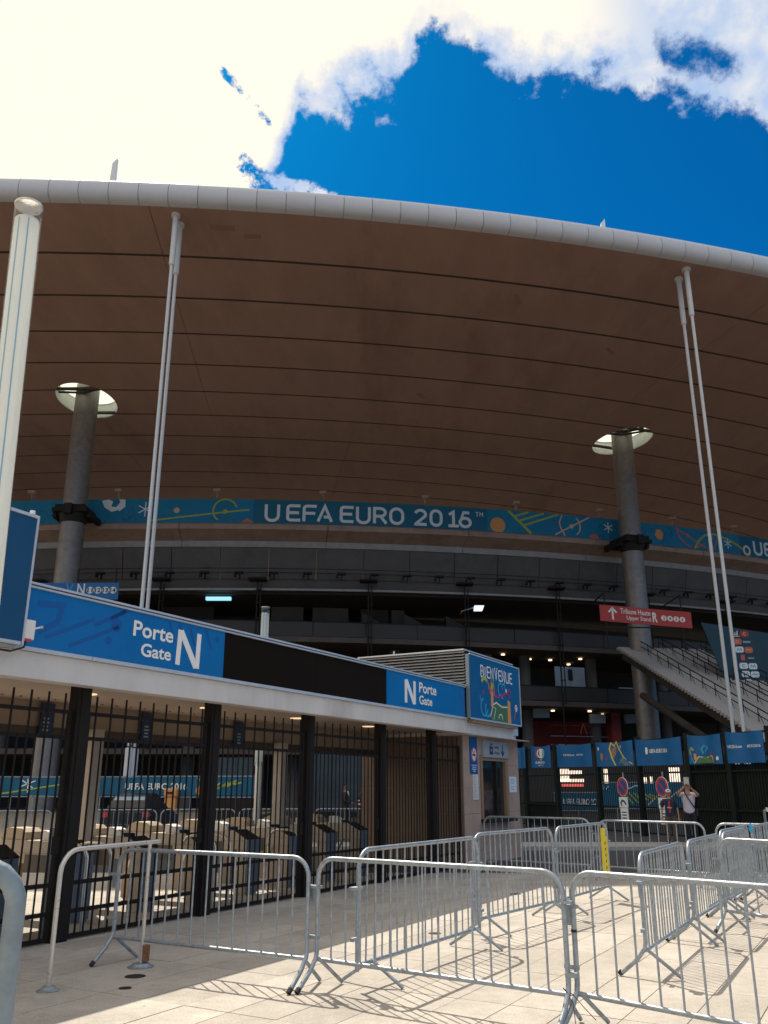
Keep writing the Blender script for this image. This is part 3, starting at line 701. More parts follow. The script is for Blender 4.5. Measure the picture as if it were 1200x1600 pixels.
# ------------------------------------------------------------------ signs on the facade
def flat(origin, dx, up=(0,0,1)):
    O = Vector(origin); X = Vector(dx).normalized(); U = Vector(up).normalized(); N_ = X.cross(U)
    return lambda u, v, w: tuple(O + X*u + U*v + N_*w)
L1 = lambda u, v, w: (u, -w, v)                 # local sign space: x right, z up, front = -y
sg = thing('seating_sign', 'red sign pointing up to the upper stand, row R numbers 3 to 6', 'sign', (16.30, 64.0, 0), math.atan2(0.6, 6.9)*0-0.0)
sg.location = (16.30, 64.0, 0)
tilt = -0.085
S1 = lambda u, v, w: (u, -w, v + tilt*u)
b = MB().prism([(0,13.64),(6.85,13.64),(6.85,14.87),(0,14.87)], S1, 0.06).prism([(0,13.64),(6.85,13.64),(6.85,14.87),(0,14.87)], lambda u,v,w: (u, 0.05+w*0, v+tilt*u), 0.0)
obj('sign_board', b, 'red_sign', sg)
F1 = lambda u, v, w: S1(u, v, w+0.06)
b = MB().stroke([(0.95,13.8),(0.95,14.65)], 0.13, F1, 0.02).stroke([(0.65,14.35),(0.95,14.68),(1.25,14.35)], 0.13, F1, 0.02); obj('arrow', b, 'white', sg)
text_obj('lettering', 'Tribune Haute', 2.25, 0.40, 3.78, 14.32, F1, 'white', sg, 0.012, 0.02, 'R')
text_obj('lettering', 'Upper Stand', 1.8, 0.40, 3.78, 13.80, F1, 'white', sg, 0.012, 0.02, 'R')
text_obj('lettering', 'R', 0.38, 0.75, 3.92, 13.86, F1, 'white', sg, 0.03, 0.02)
for i, ch in enumerate('3456'):
    cx = 4.78+i*0.46
    obj('number_disc', MB().prism(arc(cx,14.24,0.205,0,360,16)[:-1], F1, 0.015), 'white', sg)
    text_obj('numeral', ch, None, 0.25, cx, 14.12, lambda u,v,w: F1(u,v,w+0.016), 'red_sign', sg, 0.03, 0.01, 'C')
obj('hanger', MB().tube([(0.45,0.1,11.6),(0.45,0.1,15.8)], 0.05, 6).tube([(6.2,0.1,11.4),(6.2,0.1,15.6)], 0.05, 6).box(0,6.9,0.0,0.12,13.1,13.2).tube([(0.45,0.1,15.8),(0.45,5,15.8)],0.05,6).tube([(6.2,0.1,15.6),(6.2,8,15.6)],0.05,6), 'dark_metal', sg)
sb = thing('seating_sign', 'blue sign with numbers 11 to 14 behind the gate fascia', 'sign', (-27.2, 66, 0))
b = MB().box(0, 6.35, 0, 0.08, 15.48, 16.81); obj('sign_board', b, 'blue', sb)
sb.location = (-25.55, 62.0, 0.30); sb.scale = (0.94, 0.94, 0.94)
text_obj('lettering', 'N', 0.6, 0.9, 3.1, 15.85, lambda u,v,w: (u,-w,v), 'letter_grey', sb, 0.02, 0.03)
text_obj('lettering', 'V', 0.6, 0.9, 2.2, 15.85, lambda u,v,w: (u,-w,v), 'cyan', sb, 0.02, 0.03)
for i, ch in enumerate(('11','12','13','14')):
    cx = 4.12+i*0.6
    obj('number_disc', MB().prism(arc(cx,16.22,0.28,0,360,16)[:-1], lambda u,v,w: (u,-w,v), 0.02), 'letter_grey', sb)
    text_obj('numeral', ch, 0.42, 0.34, cx, 16.05, lambda u,v,w: (u,-w-0.022,v), 'navy', sb, 0.03, 0.01, 'C')
obj('hanger', MB().tube([(3.0,0.2,16.7),(3.0,0.2,18.0)],0.05,6).tube([(6.0,0.2,16.7),(6.0,0.2,18.0)],0.05,6), 'dark_metal', sb)
# sponsor board
sp = thing('sponsor_board', 'dark teal board with a double column of small sponsor emblems', 'board', (23.4, 66.0, 0))
obj('board_panel', MB().add([(1.2,0,13.9),(9,0,12.6),(9,0,3),(3.4,0,6.5),(1.2,0.1,13.9),(9,0.1,12.6),(9,0.1,3),(3.4,0.1,6.5)], [(0,1,2,3),(4,5,6,7),(0,1,5,4),(1,2,6,5),(2,3,7,6),(3,0,4,7)]), 'teal', sp)
def lg(u, v, w): return (u, -0.001-w, v)
rows = [('tri','red'),('orange','teal_d'),('white','orange'),('orange_s','grey'),('white','white'),('white','white'),('white_s','grey')]
for i, (a_, b_) in enumerate(rows):
    z = 13.02 - i*0.62 ; x = 3.75 + i*0.085
    for j, k in enumerate((a_, b_)):
        xx = x + j*0.70; zz = z - j*0.03
        mm = {'tri':'white_matt','red':'red_sign','orange':'coral','teal_d':'blueglass','white':'letter_grey','orange_s':'coral','grey':'signgrey','white_s':'letter_grey'}[k]
        b = MB()
        if k == 'tri':
            for q in range(3): b.prism([(xx-0.28+q*0.17,zz-0.15),(xx-0.16+q*0.17,zz-0.15),(xx-0.10+q*0.19-0.08,zz-0.02+q*0.12),(xx-0.21+q*0.17,zz-0.02+q*0.12)], lg, 0.02)
            b.box(xx-0.28,xx+0.3,-0.02,-0.001,zz-0.24,zz-0.19)
        elif k in ('orange_s',): b.box(xx-0.05,xx+0.25,-0.02,-0.001,zz-0.2,zz+0.22)
        elif k == 'grey': b.box(xx-0.22,xx+0.25,-0.02,-0.001,zz-0.05,zz+0.05)
        elif k == 'teal_d': b.box(xx-0.28,xx+0.3,-0.02,-0.001,zz-0.07,zz+0.07)
        else:
            b.prism([(xx-0.32,zz-0.14),(xx-0.22,zz-0.23),(xx+0.22,zz-0.23),(xx+0.32,zz-0.14),(xx+0.32,zz+0.14),(xx+0.22,zz+0.23),(xx-0.22,zz+0.23),(xx-0.32,zz+0.14)], lg, 0.02)
        e = obj('emblem', b, mm, sp)
        if k in ('white','orange','white_s','red'):
            c2 = MB()
            if (i+j) % 3 == 0: c2.stroke([(xx-0.2,zz-0.02),(xx-0.08,zz+0.06),(xx+0.05,zz-0.04),(xx+0.2,zz+0.05)], 0.06, lambda u,v,w: lg(u,v,w+0.02), 0.01)
            elif (i+j) % 3 == 1: c2.stroke(arc(xx,zz,0.11,30,330,8), 0.05, lambda u,v,w: lg(u,v,w+0.02), 0.01)
            else: c2.stroke([(xx-0.18,zz-0.1),(xx-0.12,zz+0.1),(xx,zz-0.06),(xx+0.12,zz+0.1),(xx+0.18,zz-0.1)], 0.05, lambda u,v,w: lg(u,v,w+0.02), 0.01)
            obj('emblem_mark', c2, 'cyan' if k.startswith('white') else 'peach', e)

# ------------------------------------------------------------------ outer staircase
top = Vector((19.94, 73.7, 13.1)); dn_ = Vector((0.16, -1.0, 0)).normalized(); wd = Vector((1.0, 0.16, 0)).normalized()
sc_ = thing('outer_staircase', 'broad pale staircase with dark handrails descending from the upper concourse', 'staircase', tuple(top - Vector((0,0,13.1))))
NS = 74; run = 30.0/NS; rise = 13.0/NS; W_ = 7.6
def stp(w_, k, dz=0): return Vector((0,0,13.1)) + wd*w_ + dn_*(run*k) + Vector((0,0,-rise*k+dz))
bm_step = MB()
p = [Vector((0,0,0)), wd*W_, wd*W_+dn_*(run+0.12), dn_*(run+0.12)]
bm_step.add([tuple(q+Vector((0,0,z))) for z in (-rise*1.0+0.008, 0) for q in p], [(0,1,2,3),(4,5,6,7),(0,1,5,4),(1,2,6,5),(2,3,7,6),(3,0,4,7)])
sme = bm_step.mesh('step', 'stair_riser')
for k in range(NS):
    o = link('step', sme, sc_); o.location = stp(0, k) + Vector((0,0,random.uniform(-.004,.004)))
for w0_ in (0.5, 4.2, 7.1):
    b = MB(); a = stp(w0_, 0, -0.25); c = stp(w0_, NS, -0.25)
    vs = [a, a+wd*0.35, a+wd*0.35-Vector((0,0,0.7)), a-Vector((0,0,0.7)), c, c+wd*0.35, c+wd*0.35-Vector((0,0,0.7)), c-Vector((0,0,0.7))]
    b.add([tuple(v) for v in vs], [(0,1,2,3),(4,5,6,7),(0,1,5,4),(1,2,6,5),(2,3,7,6),(3,0,4,7)]); obj('stringer', b, 'dark_wall', sc_)
b = MB(); b.tube([tuple(stp(-0.3, 12, -2.4)), tuple(stp(-0.3, 50, -2.2))], 0.28, 8); obj('raking_beam', b, 'dark_wall', sc_)
for w0_, k0 in ((1.5, 1), (3.9, 0), (5.4, 3), (7.4, 2)):
    obj('handrail', MB().tube([tuple(stp(w0_, k0, 0.05)), tuple(stp(w0_, k0, 1.05)), tuple(stp(w0_, NS, 1.05))], 0.045, 6).tube([tuple(stp(w0_, k0, 0.6)), tuple(stp(w0_, NS, 0.6))], 0.035, 6), 'dark_metal', sc_)
    for k in range(k0+2, NS, 4):
        obj('baluster', MB().tube([tuple(stp(w0_, k, 0)), tuple(stp(w0_, k, 1.05))], 0.035, 5).tube([tuple(stp(w0_, k+1.6, 0.0)), tuple(stp(w0_, k, 0.8))], 0.022, 5), 'dark_metal', sc_)

# ------------------------------------------------------------------ gate house
gh = thing('gate_house', 'low pale gate building with black posts and a sloping-away white fascia beam', 'building', tuple(P1), GROT)
SL, SRR = -9.6, 14.0
obj('fascia_beam', MB().box(SL, SRR, -0.30, -0.08, 2.87, 3.17), 'beam', gh, bevel=0.01)
for s0, s1 in ((SL, -5.2), (-5.2, 0.02), (0.02, 4.9), (4.9, 9.8), (9.8, SRR)):
    obj('sill_trim', MB().box(s0+0.004, s1-0.004, -0.345, -0.26, 3.171, 3.215), 'trim', gh)
obj('beam_underlip', MB().box(11.3, 14.95, -0.34, 0.02, 2.855, 2.869), 'beam', gh)
obj('roof_deck', MB().box(SL, 14.9, -0.06, 2.47, 3.0, 3.9), 'trim', gh)
obj('ceiling', MB().box(SL, 11.42, -0.075, 2.28, 2.93, 2.998), 'ceiling', gh)
for s0, s1 in ((SL,-2.3),(-2.3,2.45),(2.45,7.3),(7.3,11.1)):
    obj('coping', MB().box(s0+0.003, s1-0.003, -0.36, -0.2, 3.885, 3.908).box(s0+0.003, s1-0.003, -0.375, -0.1, 3.922, 3.948), 'trim', gh)
obj('coping_groove', MB().box(SL, 11.1, -0.35, -0.12, 3.909, 3.921), 'black', gh)
obj('black_panel', MB().box(2.47, 4.9, -0.325, -0.28, 3.217, 3.884), 'blackpanel', gh)
obj('black_panel', MB().box(4.906, 7.30, -0.325, -0.28, 3.217, 3.884), 'blackpanel', gh)
obj('panel_backing', MB().box(SL, 10.95, -0.279, -0.07, 3.172, 3.883), 'black', gh)
obj('lintel', MB().box(SL, 11.40, 2.285, 2.44, 2.56, 2.999), 'lintel', gh)
obj('lintel_beam', MB().box(SL, 11.40, 2.27, 2.45, 2.42, 2.555), 'lintel_beam', gh)
POSTS = [-9.6, -7.2, -4.75, -2.33, 0.17, 2.67, 5.17, 7.68, 9.90]
for s in POSTS:
    obj('post', MB().box(s, s+0.21, 0.0, 0.16, 0, 2.93).box(s+0.05, s+0.16, -0.012, 0.0, 0.02, 2.87), 'gatesteel', gh, bevel=0.008)
for s in (-7.4, -2.55, 2.32, 7.2):
    obj('rear_column', MB().box(s, s+0.2, 2.02, 2.26, 0, 2.56), 'cream', gh, bevel=0.01)
for s in (-4.2, -1.35, 1.1, 3.6, 6.1, 8.7):
    obj('ceiling_light', MB().lathe([(0.10,2.915),(0.13,2.92),(0.13,2.931)], (s, 0.9), 18), 'frame_brown' if s < 0 else 'gateglow', gh)
b = MB()
for s in [x*0.3-4 for x in range(48)]:
    b.box(s, s+0.02, 1.9, 1.92, 2.918, 2.931)
stuff(obj('ceiling_rivets', b, 'black', gh))
for s in (-1.9, 1.55, 3.6, 6.05, 8.4):
    q = obj('hanging_notice', MB().box(s-0.12, s+0.12, 2.20, 2.23, 2.40, 2.90), 'navy', gh)
    for i, wd_ in enumerate((.09,.11,.08,.1)):
        obj('notice_line', MB().box(s-wd_/2-.02, s+wd_/2-.02, 2.196, 2.1995, 2.66-i*0.055, 2.685-i*0.055), 'signgrey', q)
# fence bays between the posts
bars_full = MB().tube([(0,0,0.05),(0,0,2.80)], 0.0135, 6).mesh('bar', 'gatesteel')
bars_half = MB().tube([(0,0,0.05),(0,0,2.30)], 0.0115, 6).mesh('bar', 'gatesteel')
names_ = ['at the far left edge', 'left of the first wide post', 'between the first and second wide posts', 'between the second and third wide posts', 'between the third and fourth wide posts', 'between the fourth and fifth wide posts', 'between the last post and the stone kiosk']
bays = [(-4.52,-2.35),(-2.10,0.15),(0.40,2.65),(2.90,5.15),(5.40,7.66),(7.91,9.88),(10.13,11.42)]
for (s0, s1), nm in zip(bays, names_):
    o_ = gate_pt(s0, 0.08)
    t = thing('barred_gate', 'black barred metal gate ' + nm, 'gate', tuple(o_), GROT, 'black barred gates of the gate house')
    Lb = s1-s0
    n = max(2, round(Lb/0.245)); d_ = Lb/n
    for z, hh in ((2.58,0.045),(2.28,0.045),(0.62,0.045),(0.31,0.045),(0.04,0.05)):
        obj('rail', MB().box(0, Lb, -0.02, 0.02, z-hh/2, z+hh/2), 'gatesteel', t)
    for e in (0.0, Lb-0.04): obj('stile', MB().box(e, e+0.04, -0.025, 0.025, 0.02, 2.60), 'gatesteel', t)
    for i in range(n):
        q = link('bar', bars_full, t); q.location = (d_*(i+0.5), -0.022, 0)
        q = link('bar', bars_half, t); q.location = (d_*(i+1.0) if i < n-1 else d_*0.08, -0.022, 0)
    if Lb > 2: obj('lock_plate', MB().box(Lb-0.1, Lb+0.0, -0.045, -0.026, 0.95, 1.15), 'gatesteel', t)
# ------------------------------------------------------------------ kiosk
ks = thing('kiosk', 'pinkish stone ticket kiosk with a dark window at the right end of the gate', 'kiosk', tuple(P1), GROT)
obj('kiosk_core', MB().box(11.50, 14.93, 0.06, 2.7, 0, 2.85), 'stone', ks)
obj('roof_slab', MB().box(11.45, 14.95, 0.03, 2.72, 2.852, 2.99), 'beam', ks)
rows_ = [0, 0.56, 1.12, 1.68, 2.24, 2.85]
def stones(x0, x1, y0, y1, rws, split=1):
    for a, c in zip(rws, rws[1:]):
        for k in range(split):
            xa = x0+(x1-x0)*k/split; xb = x0+(x1-x0)*(k+1)/split
            obj('stone_slab', MB().box(xa+0.002, xb-0.002, y0, y1+random.uniform(-.001,.001), a+0.003, c-0.003), 'stone', ks)
stones(11.48, 12.42, 0.0, 0.058, rows_)
stones(14.18, 14.95, 0.0, 0.058, rows_)
stones(12.42, 14.18, 0.0, 0.058, [2.44, 2.85]); stones(12.42, 14.18, 0.0, 0.058, [0, 0.45, 0.90], 2)
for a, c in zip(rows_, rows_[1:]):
    for k in range(3): obj('stone_slab', MB().box(11.43, 11.498, 0.0+k*0.9+0.003, 0.9+k*0.9-0.003, a+0.003, c-0.003), 'stone' if k == 0 and False else 'stone_shaded', ks)
wf = obj('window_frame', MB().box(12.44,12.56,-0.02,0.10,0.99,2.43).box(14.00,14.17,-0.02,0.10,0.99,2.43).box(12.56,14.0,-0.02,0.10,2.32,2.43), 'frame_brown', ks)
obj('window_pane', MB().box(12.56, 14.0, 0.055, 0.066, 1.0, 2.32), 'dark_glass', wf)
obj('mullion', MB().box(13.42,13.50,0.0,0.05,1.0,2.32), 'dark_metal', wf)
obj('counter', MB().box(12.40, 14.2, -0.22, 0.10, 0.90, 0.985), 'dark_metal', ks, bevel=0.01)
GS = lambda u, v, w: (u, -w, v)
def gsign(name, label, s0, s1, z0, z1, m, cat='sign', t0=0.0, th=0.02, grp=None):
    t = thing(name, label, cat, tuple(P1), GROT, grp)
    obj('sign_panel', MB().box(s0, s1, t0-th, t0-0.001, z0, z1), m, t, bevel=0.003)
    return t, (lambda u, v, w: (u, t0-th-0.001-w, v))
t, f = gsign('no_smoking_sign', 'narrow blue notice with a round no smoking symbol on the kiosk pier', 11.84, 12.26, 2.0, 2.845, 'blue_print')
obj('symbol_disc', MB().prism(arc(12.06,2.44,.155,0,360,24,.17)[:-1], f, .003), 'white', t)
f2 = lambda u,v,w: f(u,v,w+.0035)
obj('symbol_ring', MB().stroke(arc(12.06,2.44,.14,0,360,24,.155)[:-1], .025, f2, .002, True), 'red', t)
obj('cigarette', MB().prism([(11.96,2.41),(12.12,2.41),(12.12,2.45),(11.96,2.45)], f2, .002).prism([(12.13,2.41),(12.15,2.41),(12.15,2.45),(12.13,2.45)], f2, .002).stroke([(12.11,2.47),(12.08,2.5),(12.12,2.53)], .015, f2, .002), 'black', t)
obj('symbol_slash', MB().stroke([(11.96,2.55),(12.15,2.33)], .02, lambda u,v,w: f(u,v,w+.006), .002), 'red', t)
for i, wd_ in enumerate((.3,.22,.26,.15)): obj('text_line', MB().box(12.05-wd_/2,12.05+wd_/2,-0.0235,-0.0215,2.19-i*0.045,2.205-i*0.045), 'letter_grey', t)
t, f = gsign('information_plate', 'tall pale notice plate full of small text on the kiosk pier', 11.98, 12.27, 1.42, 1.99, 'white_matt')
for i in range(16):
    wd_ = random.uniform(.10,.24); obj('text_line', MB().box(12.0,12.0+wd_,-0.0235,-0.0215,1.945-i*0.032,1.956-i*0.032), 'signgrey', t)
t, f = gsign('direction_sign', 'long grey sign with a pictogram and down arrow over the kiosk window', 12.55, 14.12, 2.40, 2.79, 'signgrey', th=0.06)
obj('pictogram', MB().prism([(12.92,2.47),(13.12,2.47),(13.12,2.66),(12.92,2.66)], f, .003).stroke([(12.95,2.67),(13.0,2.73),(13.05,2.67)], .02, f, .003).prism(arc(13.08,2.72,.025,0,360,8)[:-1], f, .003), 'navy', t)
obj('pictogram_disc', MB().prism(arc(13.02,2.57,.035,0,360,10)[:-1], lambda u,v,w: f(u,v,w+.0035), .002), 'signgrey', t)
text_obj('lettering', 'Consigne', .30, .09, 13.2, 2.60, f, 'navy', t, .01, .003)
text_obj('lettering', 'Left luggage', .34, .09, 13.2, 2.47, f, 'navy', t, .0, .003)
obj('arrow', MB().stroke([(13.75,2.72),(13.75,2.47)], .04, f, .003).stroke([(13.65,2.56),(13.75,2.46),(13.85,2.56)], .04, f, .003), 'navy', t)
t, f = gsign('paper_notice', 'pale blue paper notices taped right of the kiosk window', 14.27, 14.75, 1.58, 1.96, 'letter_grey', th=0.006)
for i in range(8):
    if i == 4: continue
    obj('text_line', MB().box(14.34,14.34+random.uniform(.2,.34),-0.0085,-0.0072,1.90-i*0.038,1.912-i*0.038), 'cyan', t)

# ------------------------------------------------------------------ fascia signs
def fascia_sign(s0, s1, label):
    t = thing('gate_sign', label, 'sign', tuple(P1), GROT)
    k = max(1, round((s1-s0)/2.5))
    obj('sign_panel', MB().box(s0, s1, -0.335, -0.282, 3.217, 3.884), 'blue', t)
    return t, (lambda u, v, w: (u, -0.336-w, v))
t, f = fascia_sign(-9.5, 2.462, 'long blue fascia panel reading Porte Gate with a large N at its right end')
text_obj('lettering', 'Porte', .74, .205, 1.385, 3.568, f, 'white', t, .022, .004, 'R')
text_obj('lettering', 'Gate', .56, .175, 1.365, 3.325, f, 'white', t, .022, .004, 'R')
b = MB().stroke([(1.50,3.295),(1.52,3.775)], .085, f, .004).stroke([(1.895,3.285),(1.905,3.775)], .085, f, .004).stroke([(1.535,3.76),(1.87,3.30)], .095, f, .0045)
obj('letter_n', b, 'white', t)
b = MB(); rr_ = random.Random(5)
for u0, v0, l_ in ((-.7,3.35,.7),(-.35,3.3,.75),(.0,3.6,.5),(.25,3.72,.4)): b.stroke([(u0,v0),(u0+l_,v0+.32*l_+.1)], .05, f, .0012)
b.stroke([(-.85,3.72),(-.5,3.76),(-.55,3.55),(-.8,3.4)], .07, f, .0012); b.prism(arc(.36,3.66,.085,0,360,16)[:-1], f, .0012); b.prism(arc(.25,3.45,.05,0,360,14)[:-1], f, .0012); b.prism(arc(2.3,3.75,.05,0,360,14)[:-1], f, .0012)
for u0 in (1.3,1.5,1.7,2.05): b.stroke([(u0,3.85),(u0+.12,3.6)], .04, f, .0011)
stuff(obj('tone_pattern', b, 'blue_print', t))
t, f = fascia_sign(7.312, 10.93, 'shorter blue fascia panel with N before Porte Gate, next to the welcome board')
text_obj('lettering', 'Porte', .80, .215, 8.66, 3.565, f, 'white', t, .022, .004)
text_obj('lettering', 'Gate', .60, .185, 8.66, 3.33, f, 'white', t, .022, .004)
b = MB().stroke([(8.09,3.315),(8.09,3.775)], .10, f, .004).stroke([(8.46,3.31),(8.46,3.775)], .10, f, .004).stroke([(8.11,3.76),(8.44,3.33)], .11, f, .0045)
obj('letter_n', b, 'white', t)
# welcome board
wb = thing('welcome_board', 'blue box board reading BIENVENUE with colourful figures, on the roof corner', 'board', tuple(P1), GROT)
obj('casing', MB().box(10.98, 14.12, -0.44, -0.345, 3.20, 4.66), 'sidegrey', wb, bevel=0.01)
obj('edge_frame', MB().box(10.98,14.12,-0.47,-0.441,3.18,3.215).box(10.98,14.12,-0.47,-0.441,4.645,4.675).box(14.09,14.13,-0.47,-0.441,3.216,4.644), 'trim', wb)
obj('front_panel', MB().box(11.0, 14.085, -0.458, -0.442, 3.217, 4.643), 'blue_dark', wb)
obj('under_rail', MB().box(11.1,13.9,-0.44,-0.31,3.11,3.19), 'frame_brown', wb)
f = lambda u, v, w: (u, -0.459-w, v)
u = 11.62
for ch, wch, s_ in (('B',.22,1),('I',.14,.8),('E',.22,1.05),('N',.24,1),('V',.25,1.05),('E',.22,1),('N',.24,1.08),('U',.25,1),('E',.22,1.04)):
    b = MB(); hh = .27*s_
    for stk in G(ch): b.stroke([(u+x*wch*.8, 4.20+(.02 if ch in 'IV' else 0)+y*hh/1.5) for x, y in stk], .035, f, .004)
    obj('letter', b, 'white', wb); u += wch*1.02
def wart(name, m, strokes=(), polys=(), k=0): 
    g = lambda u,v,w: f(u,v,w+.0015*k)
    for p_, w_ in strokes: obj(name, MB().stroke(p_, w_, g, .0015), m, wb)
    for p_ in polys: obj(name, MB().prism(p_, g, .0015), m, wb)
wart('pitch', 'green', polys=[[(12.1,3.22),(12.25,3.55),(12.5,3.72),(12.9,3.62),(13.25,3.68),(13.3,3.22)]])
wart('pitch_lines', 'white', [([(12.1,3.3),(12.3,3.6),(12.5,3.66),(12.85,3.58),(13.2,3.6)],.03),(arc(12.75,3.28,.12,0,180,8),.025),([(12.3,3.25),(12.45,3.5),(12.35,3.55)],.02)], k=1)
wart('figure', 'orange', polys=[[(12.15,3.55),(12.3,3.5),(12.32,3.9),(12.2,3.95)],[(13.2,3.22),(13.42,3.22),(13.4,3.75),(13.22,3.78)]], k=2)
wart('figure_trim', 'coral', [([(12.0,4.1),(12.15,3.85),(12.25,3.98),(12.4,3.8),(12.35,4.1)],.06),([(13.6,3.3),(13.75,3.55),(13.85,3.6)],.03)], k=3)
wart('swirl', 'lime', [(arc(11.8,3.98,.2,40,150,8),.10),([(12.2,4.0),(12.22,4.3)],.03),([(12.3,3.98),(12.34,4.22)],.03)], [[(12.15,3.95),(12.3,3.95),(12.28,4.12),(12.18,4.12)]], k=4)
wart('swirl', 'cyan', [(arc(11.75,3.5,.2,100,350,12),.05),(arc(11.95,3.45,.15,120,330,10),.05),(arc(12.8,4.0,.16,60,300,10),.05),(arc(13.0,4.05,.1,-20,200,8),.045),([(11.5,3.75),(11.6,3.6)],.03),([(12.7,3.85),(12.95,3.8)],.04)], k=2)
wart('splash', 'magenta', [([(12.4,3.8),(12.8,3.82),(13.1,3.95),(13.3,3.9)],.06),(arc(13.35,3.95,.09,0,300,8),.05)], [arc(11.72,3.85,.05,0,360,8)[:-1], arc(12.6,3.97,.035,0,360,8)[:-1]], k=3)
wart('small_ball', 'white', polys=[arc(13.15,4.0,.045,0,360,8)[:-1], arc(13.78,3.62,.09,0,360,12)[:-1]], k=5)
wart('small_ball_mark', 'coral', [(arc(13.78,3.62,.05,0,300,8),.03)], k=6)
# roof plant box with louvres
lb = thing('plant_box', 'roof box clad in horizontal grey louvres behind the welcome board', 'box', tuple(P1), GROT)
obj('box_core', MB().box(11.04, 14.0, -0.33, 2.5, 3.99, 4.74), 'blackpanel', lb)
for i in range(11):
    z = 4.02+i*0.070
    b = MB(); y0, y1 = -0.335, 2.52
    b.add([(10.93,y0,z-.022),(10.93,y1,z-.022),(11.03,y1,z+.03),(11.03,y0,z+.03),(10.935,y0,z-.03),(10.935,y1,z-.03),(11.03,y1,z+.022),(11.03,y0,z+.022)], [(0,1,2,3),(4,5,6,7),(0,1,5,4),(1,2,6,5),(2,3,7,6),(3,0,4,7)])
    obj('louvre', b, 'louvre', lb)
obj('cap_rail', MB().box(10.92, 14.02, -0.34, 2.54, 4.745, 4.775), 'trim', lb)
obj('corner_rail', MB().box(10.92,10.99,2.5,2.54,3.9,4.744), 'trim', lb)
obj('vent_stub', MB().tube([(11.0,1.55,4.77),(11.0,1.55,4.86)], 0.02, 8), 'trim', lb)
# left board, seen edge on past the lamp column
bb = thing('event_board', 'dark blue box board with a silver edge at the left end of the fascia', 'board', tuple(P1), GROT)
obj('casing', MB().box(-4.3, -1.11, -0.47, -0.07+0.0, 3.20, 4.67), 'sidegrey', bb)
obj('front_panel', MB().box(-4.27, -1.13, -0.492, -0.472, 3.23, 4.64), 'blue_deep', bb)
obj('edge_frame', MB().box(-1.128,-1.10,-0.50,-0.471,3.19,4.68).box(-4.3,-1.149,-0.51,-0.471,3.19,3.226).box(-4.3,-1.149,-0.51,-0.471,4.644,4.68), 'trim', bb)
obj('corner_clip', MB().tube([(-1.2,-0.49,4.68),(-1.2,-0.49,4.72)], 0.03, 8), 'white', bb)
jb = thing('junction_box', 'small white electrical box beside the left event board', 'box', tuple(P1), GROT)
obj('box_body', MB().box(-1.09, -0.95, -0.47, -0.36, 3.27, 3.49), 'white_matt', jb, bevel=0.008)
obj('red_tab', MB().box(-1.09, -0.99, -0.475, -0.471, 3.245, 3.275), 'red', jb)
obj('stub_pipe', MB().tube([(-0.95,-0.42,3.4),(-0.86,-0.43,3.43)], 0.012, 6).lathe([(.02,3.42),(.02,3.45)], (-0.84,-0.43), 8), 'trim', jb)
obj('cable', MB().tube([(-1.02,-0.42,3.27),(-1.05,-0.44,3.18),(-1.2,-0.42,3.12),(-1.45,-0.38,3.13)], 0.012, 6), 'black', jb)

# ------------------------------------------------------------------ turnstiles
def make_turnstile():
    t = thing('turnstile', 'cream turnstile', 'turnstile')
    def ext(pr, hw, nm, m_, par=t):
        n = len(pr); return obj(nm, MB().add([(x,y,z) for x in (-hw,hw) for y,z in pr], [tuple(range(n)), tuple(range(n,2*n))]+[(i,(i+1)%n,(i+1)%n+n,i+n) for i in range(n)]), m_, par, bevel=.006)
    ext([(0.02,0.70),(0.02,0.86),(0.30,1.0),(1.62,1.0),(1.72,0.95),(1.72,0.70)], 0.17, 'housing', 'cream')
    ext([(0.03,0.0),(0.03,0.698),(0.24,0.698),(0.24,0.0)], 0.16, 'front_pillar', 'cream')
    ext([(1.38,0.0),(1.38,0.698),(1.64,0.698),(1.64,0.0)], 0.13, 'rear_pillar', 'pillar_brown')
    obj('side_panel', MB().box(-0.176,-0.171,0.55,1.0,0.60,0.82), 'turn_dark', t)
    obj('seam', MB().box(-0.172,-0.1705,0.06,1.70,0.835,0.842), 'frame_brown', t)
    obj('front_plate', MB().box(-0.15, 0.15, 0.0, 0.019, 0.03, 0.86), 'turn_front', t)
    obj('reader_slope', MB().add([(-0.168,-0.0,0.872),(0.168,-0.0,0.872),(0.168,0.30,1.012),(-0.168,0.30,1.012),(-0.168,0.02,0.862),(0.168,0.02,0.862),(0.168,0.30,1.001),(-0.168,0.30,1.001)], [(0,1,2,3),(0,1,5,4),(1,2,6,5),(2,3,7,6),(3,0,4,7)]), 'dark_metal', t)
    ext([(1.05,1.001),(1.07,1.10),(1.16,1.15),(1.42,1.16),(1.56,1.11),(1.6,1.001)], 0.15, 'cap', 'cap_tan')
    ext([(0.50,1.001),(0.54,1.07),(0.72,1.13),(0.80,1.13),(0.80,1.001)], 0.10, 'reader_head', 'white_matt')
    obj('reader_slot', MB().box(-0.06, 0.08, 0.42, 0.60, 1.001, 1.05), 'dark_metal', t)
    obj('hub', MB().tube([(0.17,0.62,0.82),(0.27,0.62,0.78)], 0.10, 12), 'turn_dark', t)
    for dx, dy, dz in ((.46,.10,-.05),(.18,-.30,-.34),(.18,.30,-.34)):
        obj('arm', MB().tube([(0.27,0.62,0.78),(0.27+dx,0.62+dy,0.78+dz)], 0.02, 8), 'steel_pale', t, True)
    return t
tn = make_turnstile(); k = 0
ords = ['at the far left edge', 'second from the left', 'third from the left', 'fourth from the left', 'fifth from the left', 'sixth from the left', 'seventh from the left', 'eighth from the left', 'ninth from the left', 'nearest the kiosk wall']
for i in range(10):
    o = tn if i == 0 else copy_tree(tn)
    o.location = gate_pt(-2.20 + i*1.215, 1.0); o.rotation_euler = (0, 0, GROT)
    o['group'] = 'cream turnstiles behind the black gates'
    o['label'] = 'cream turnstile ' + ords[i] + ' behind the black gates'
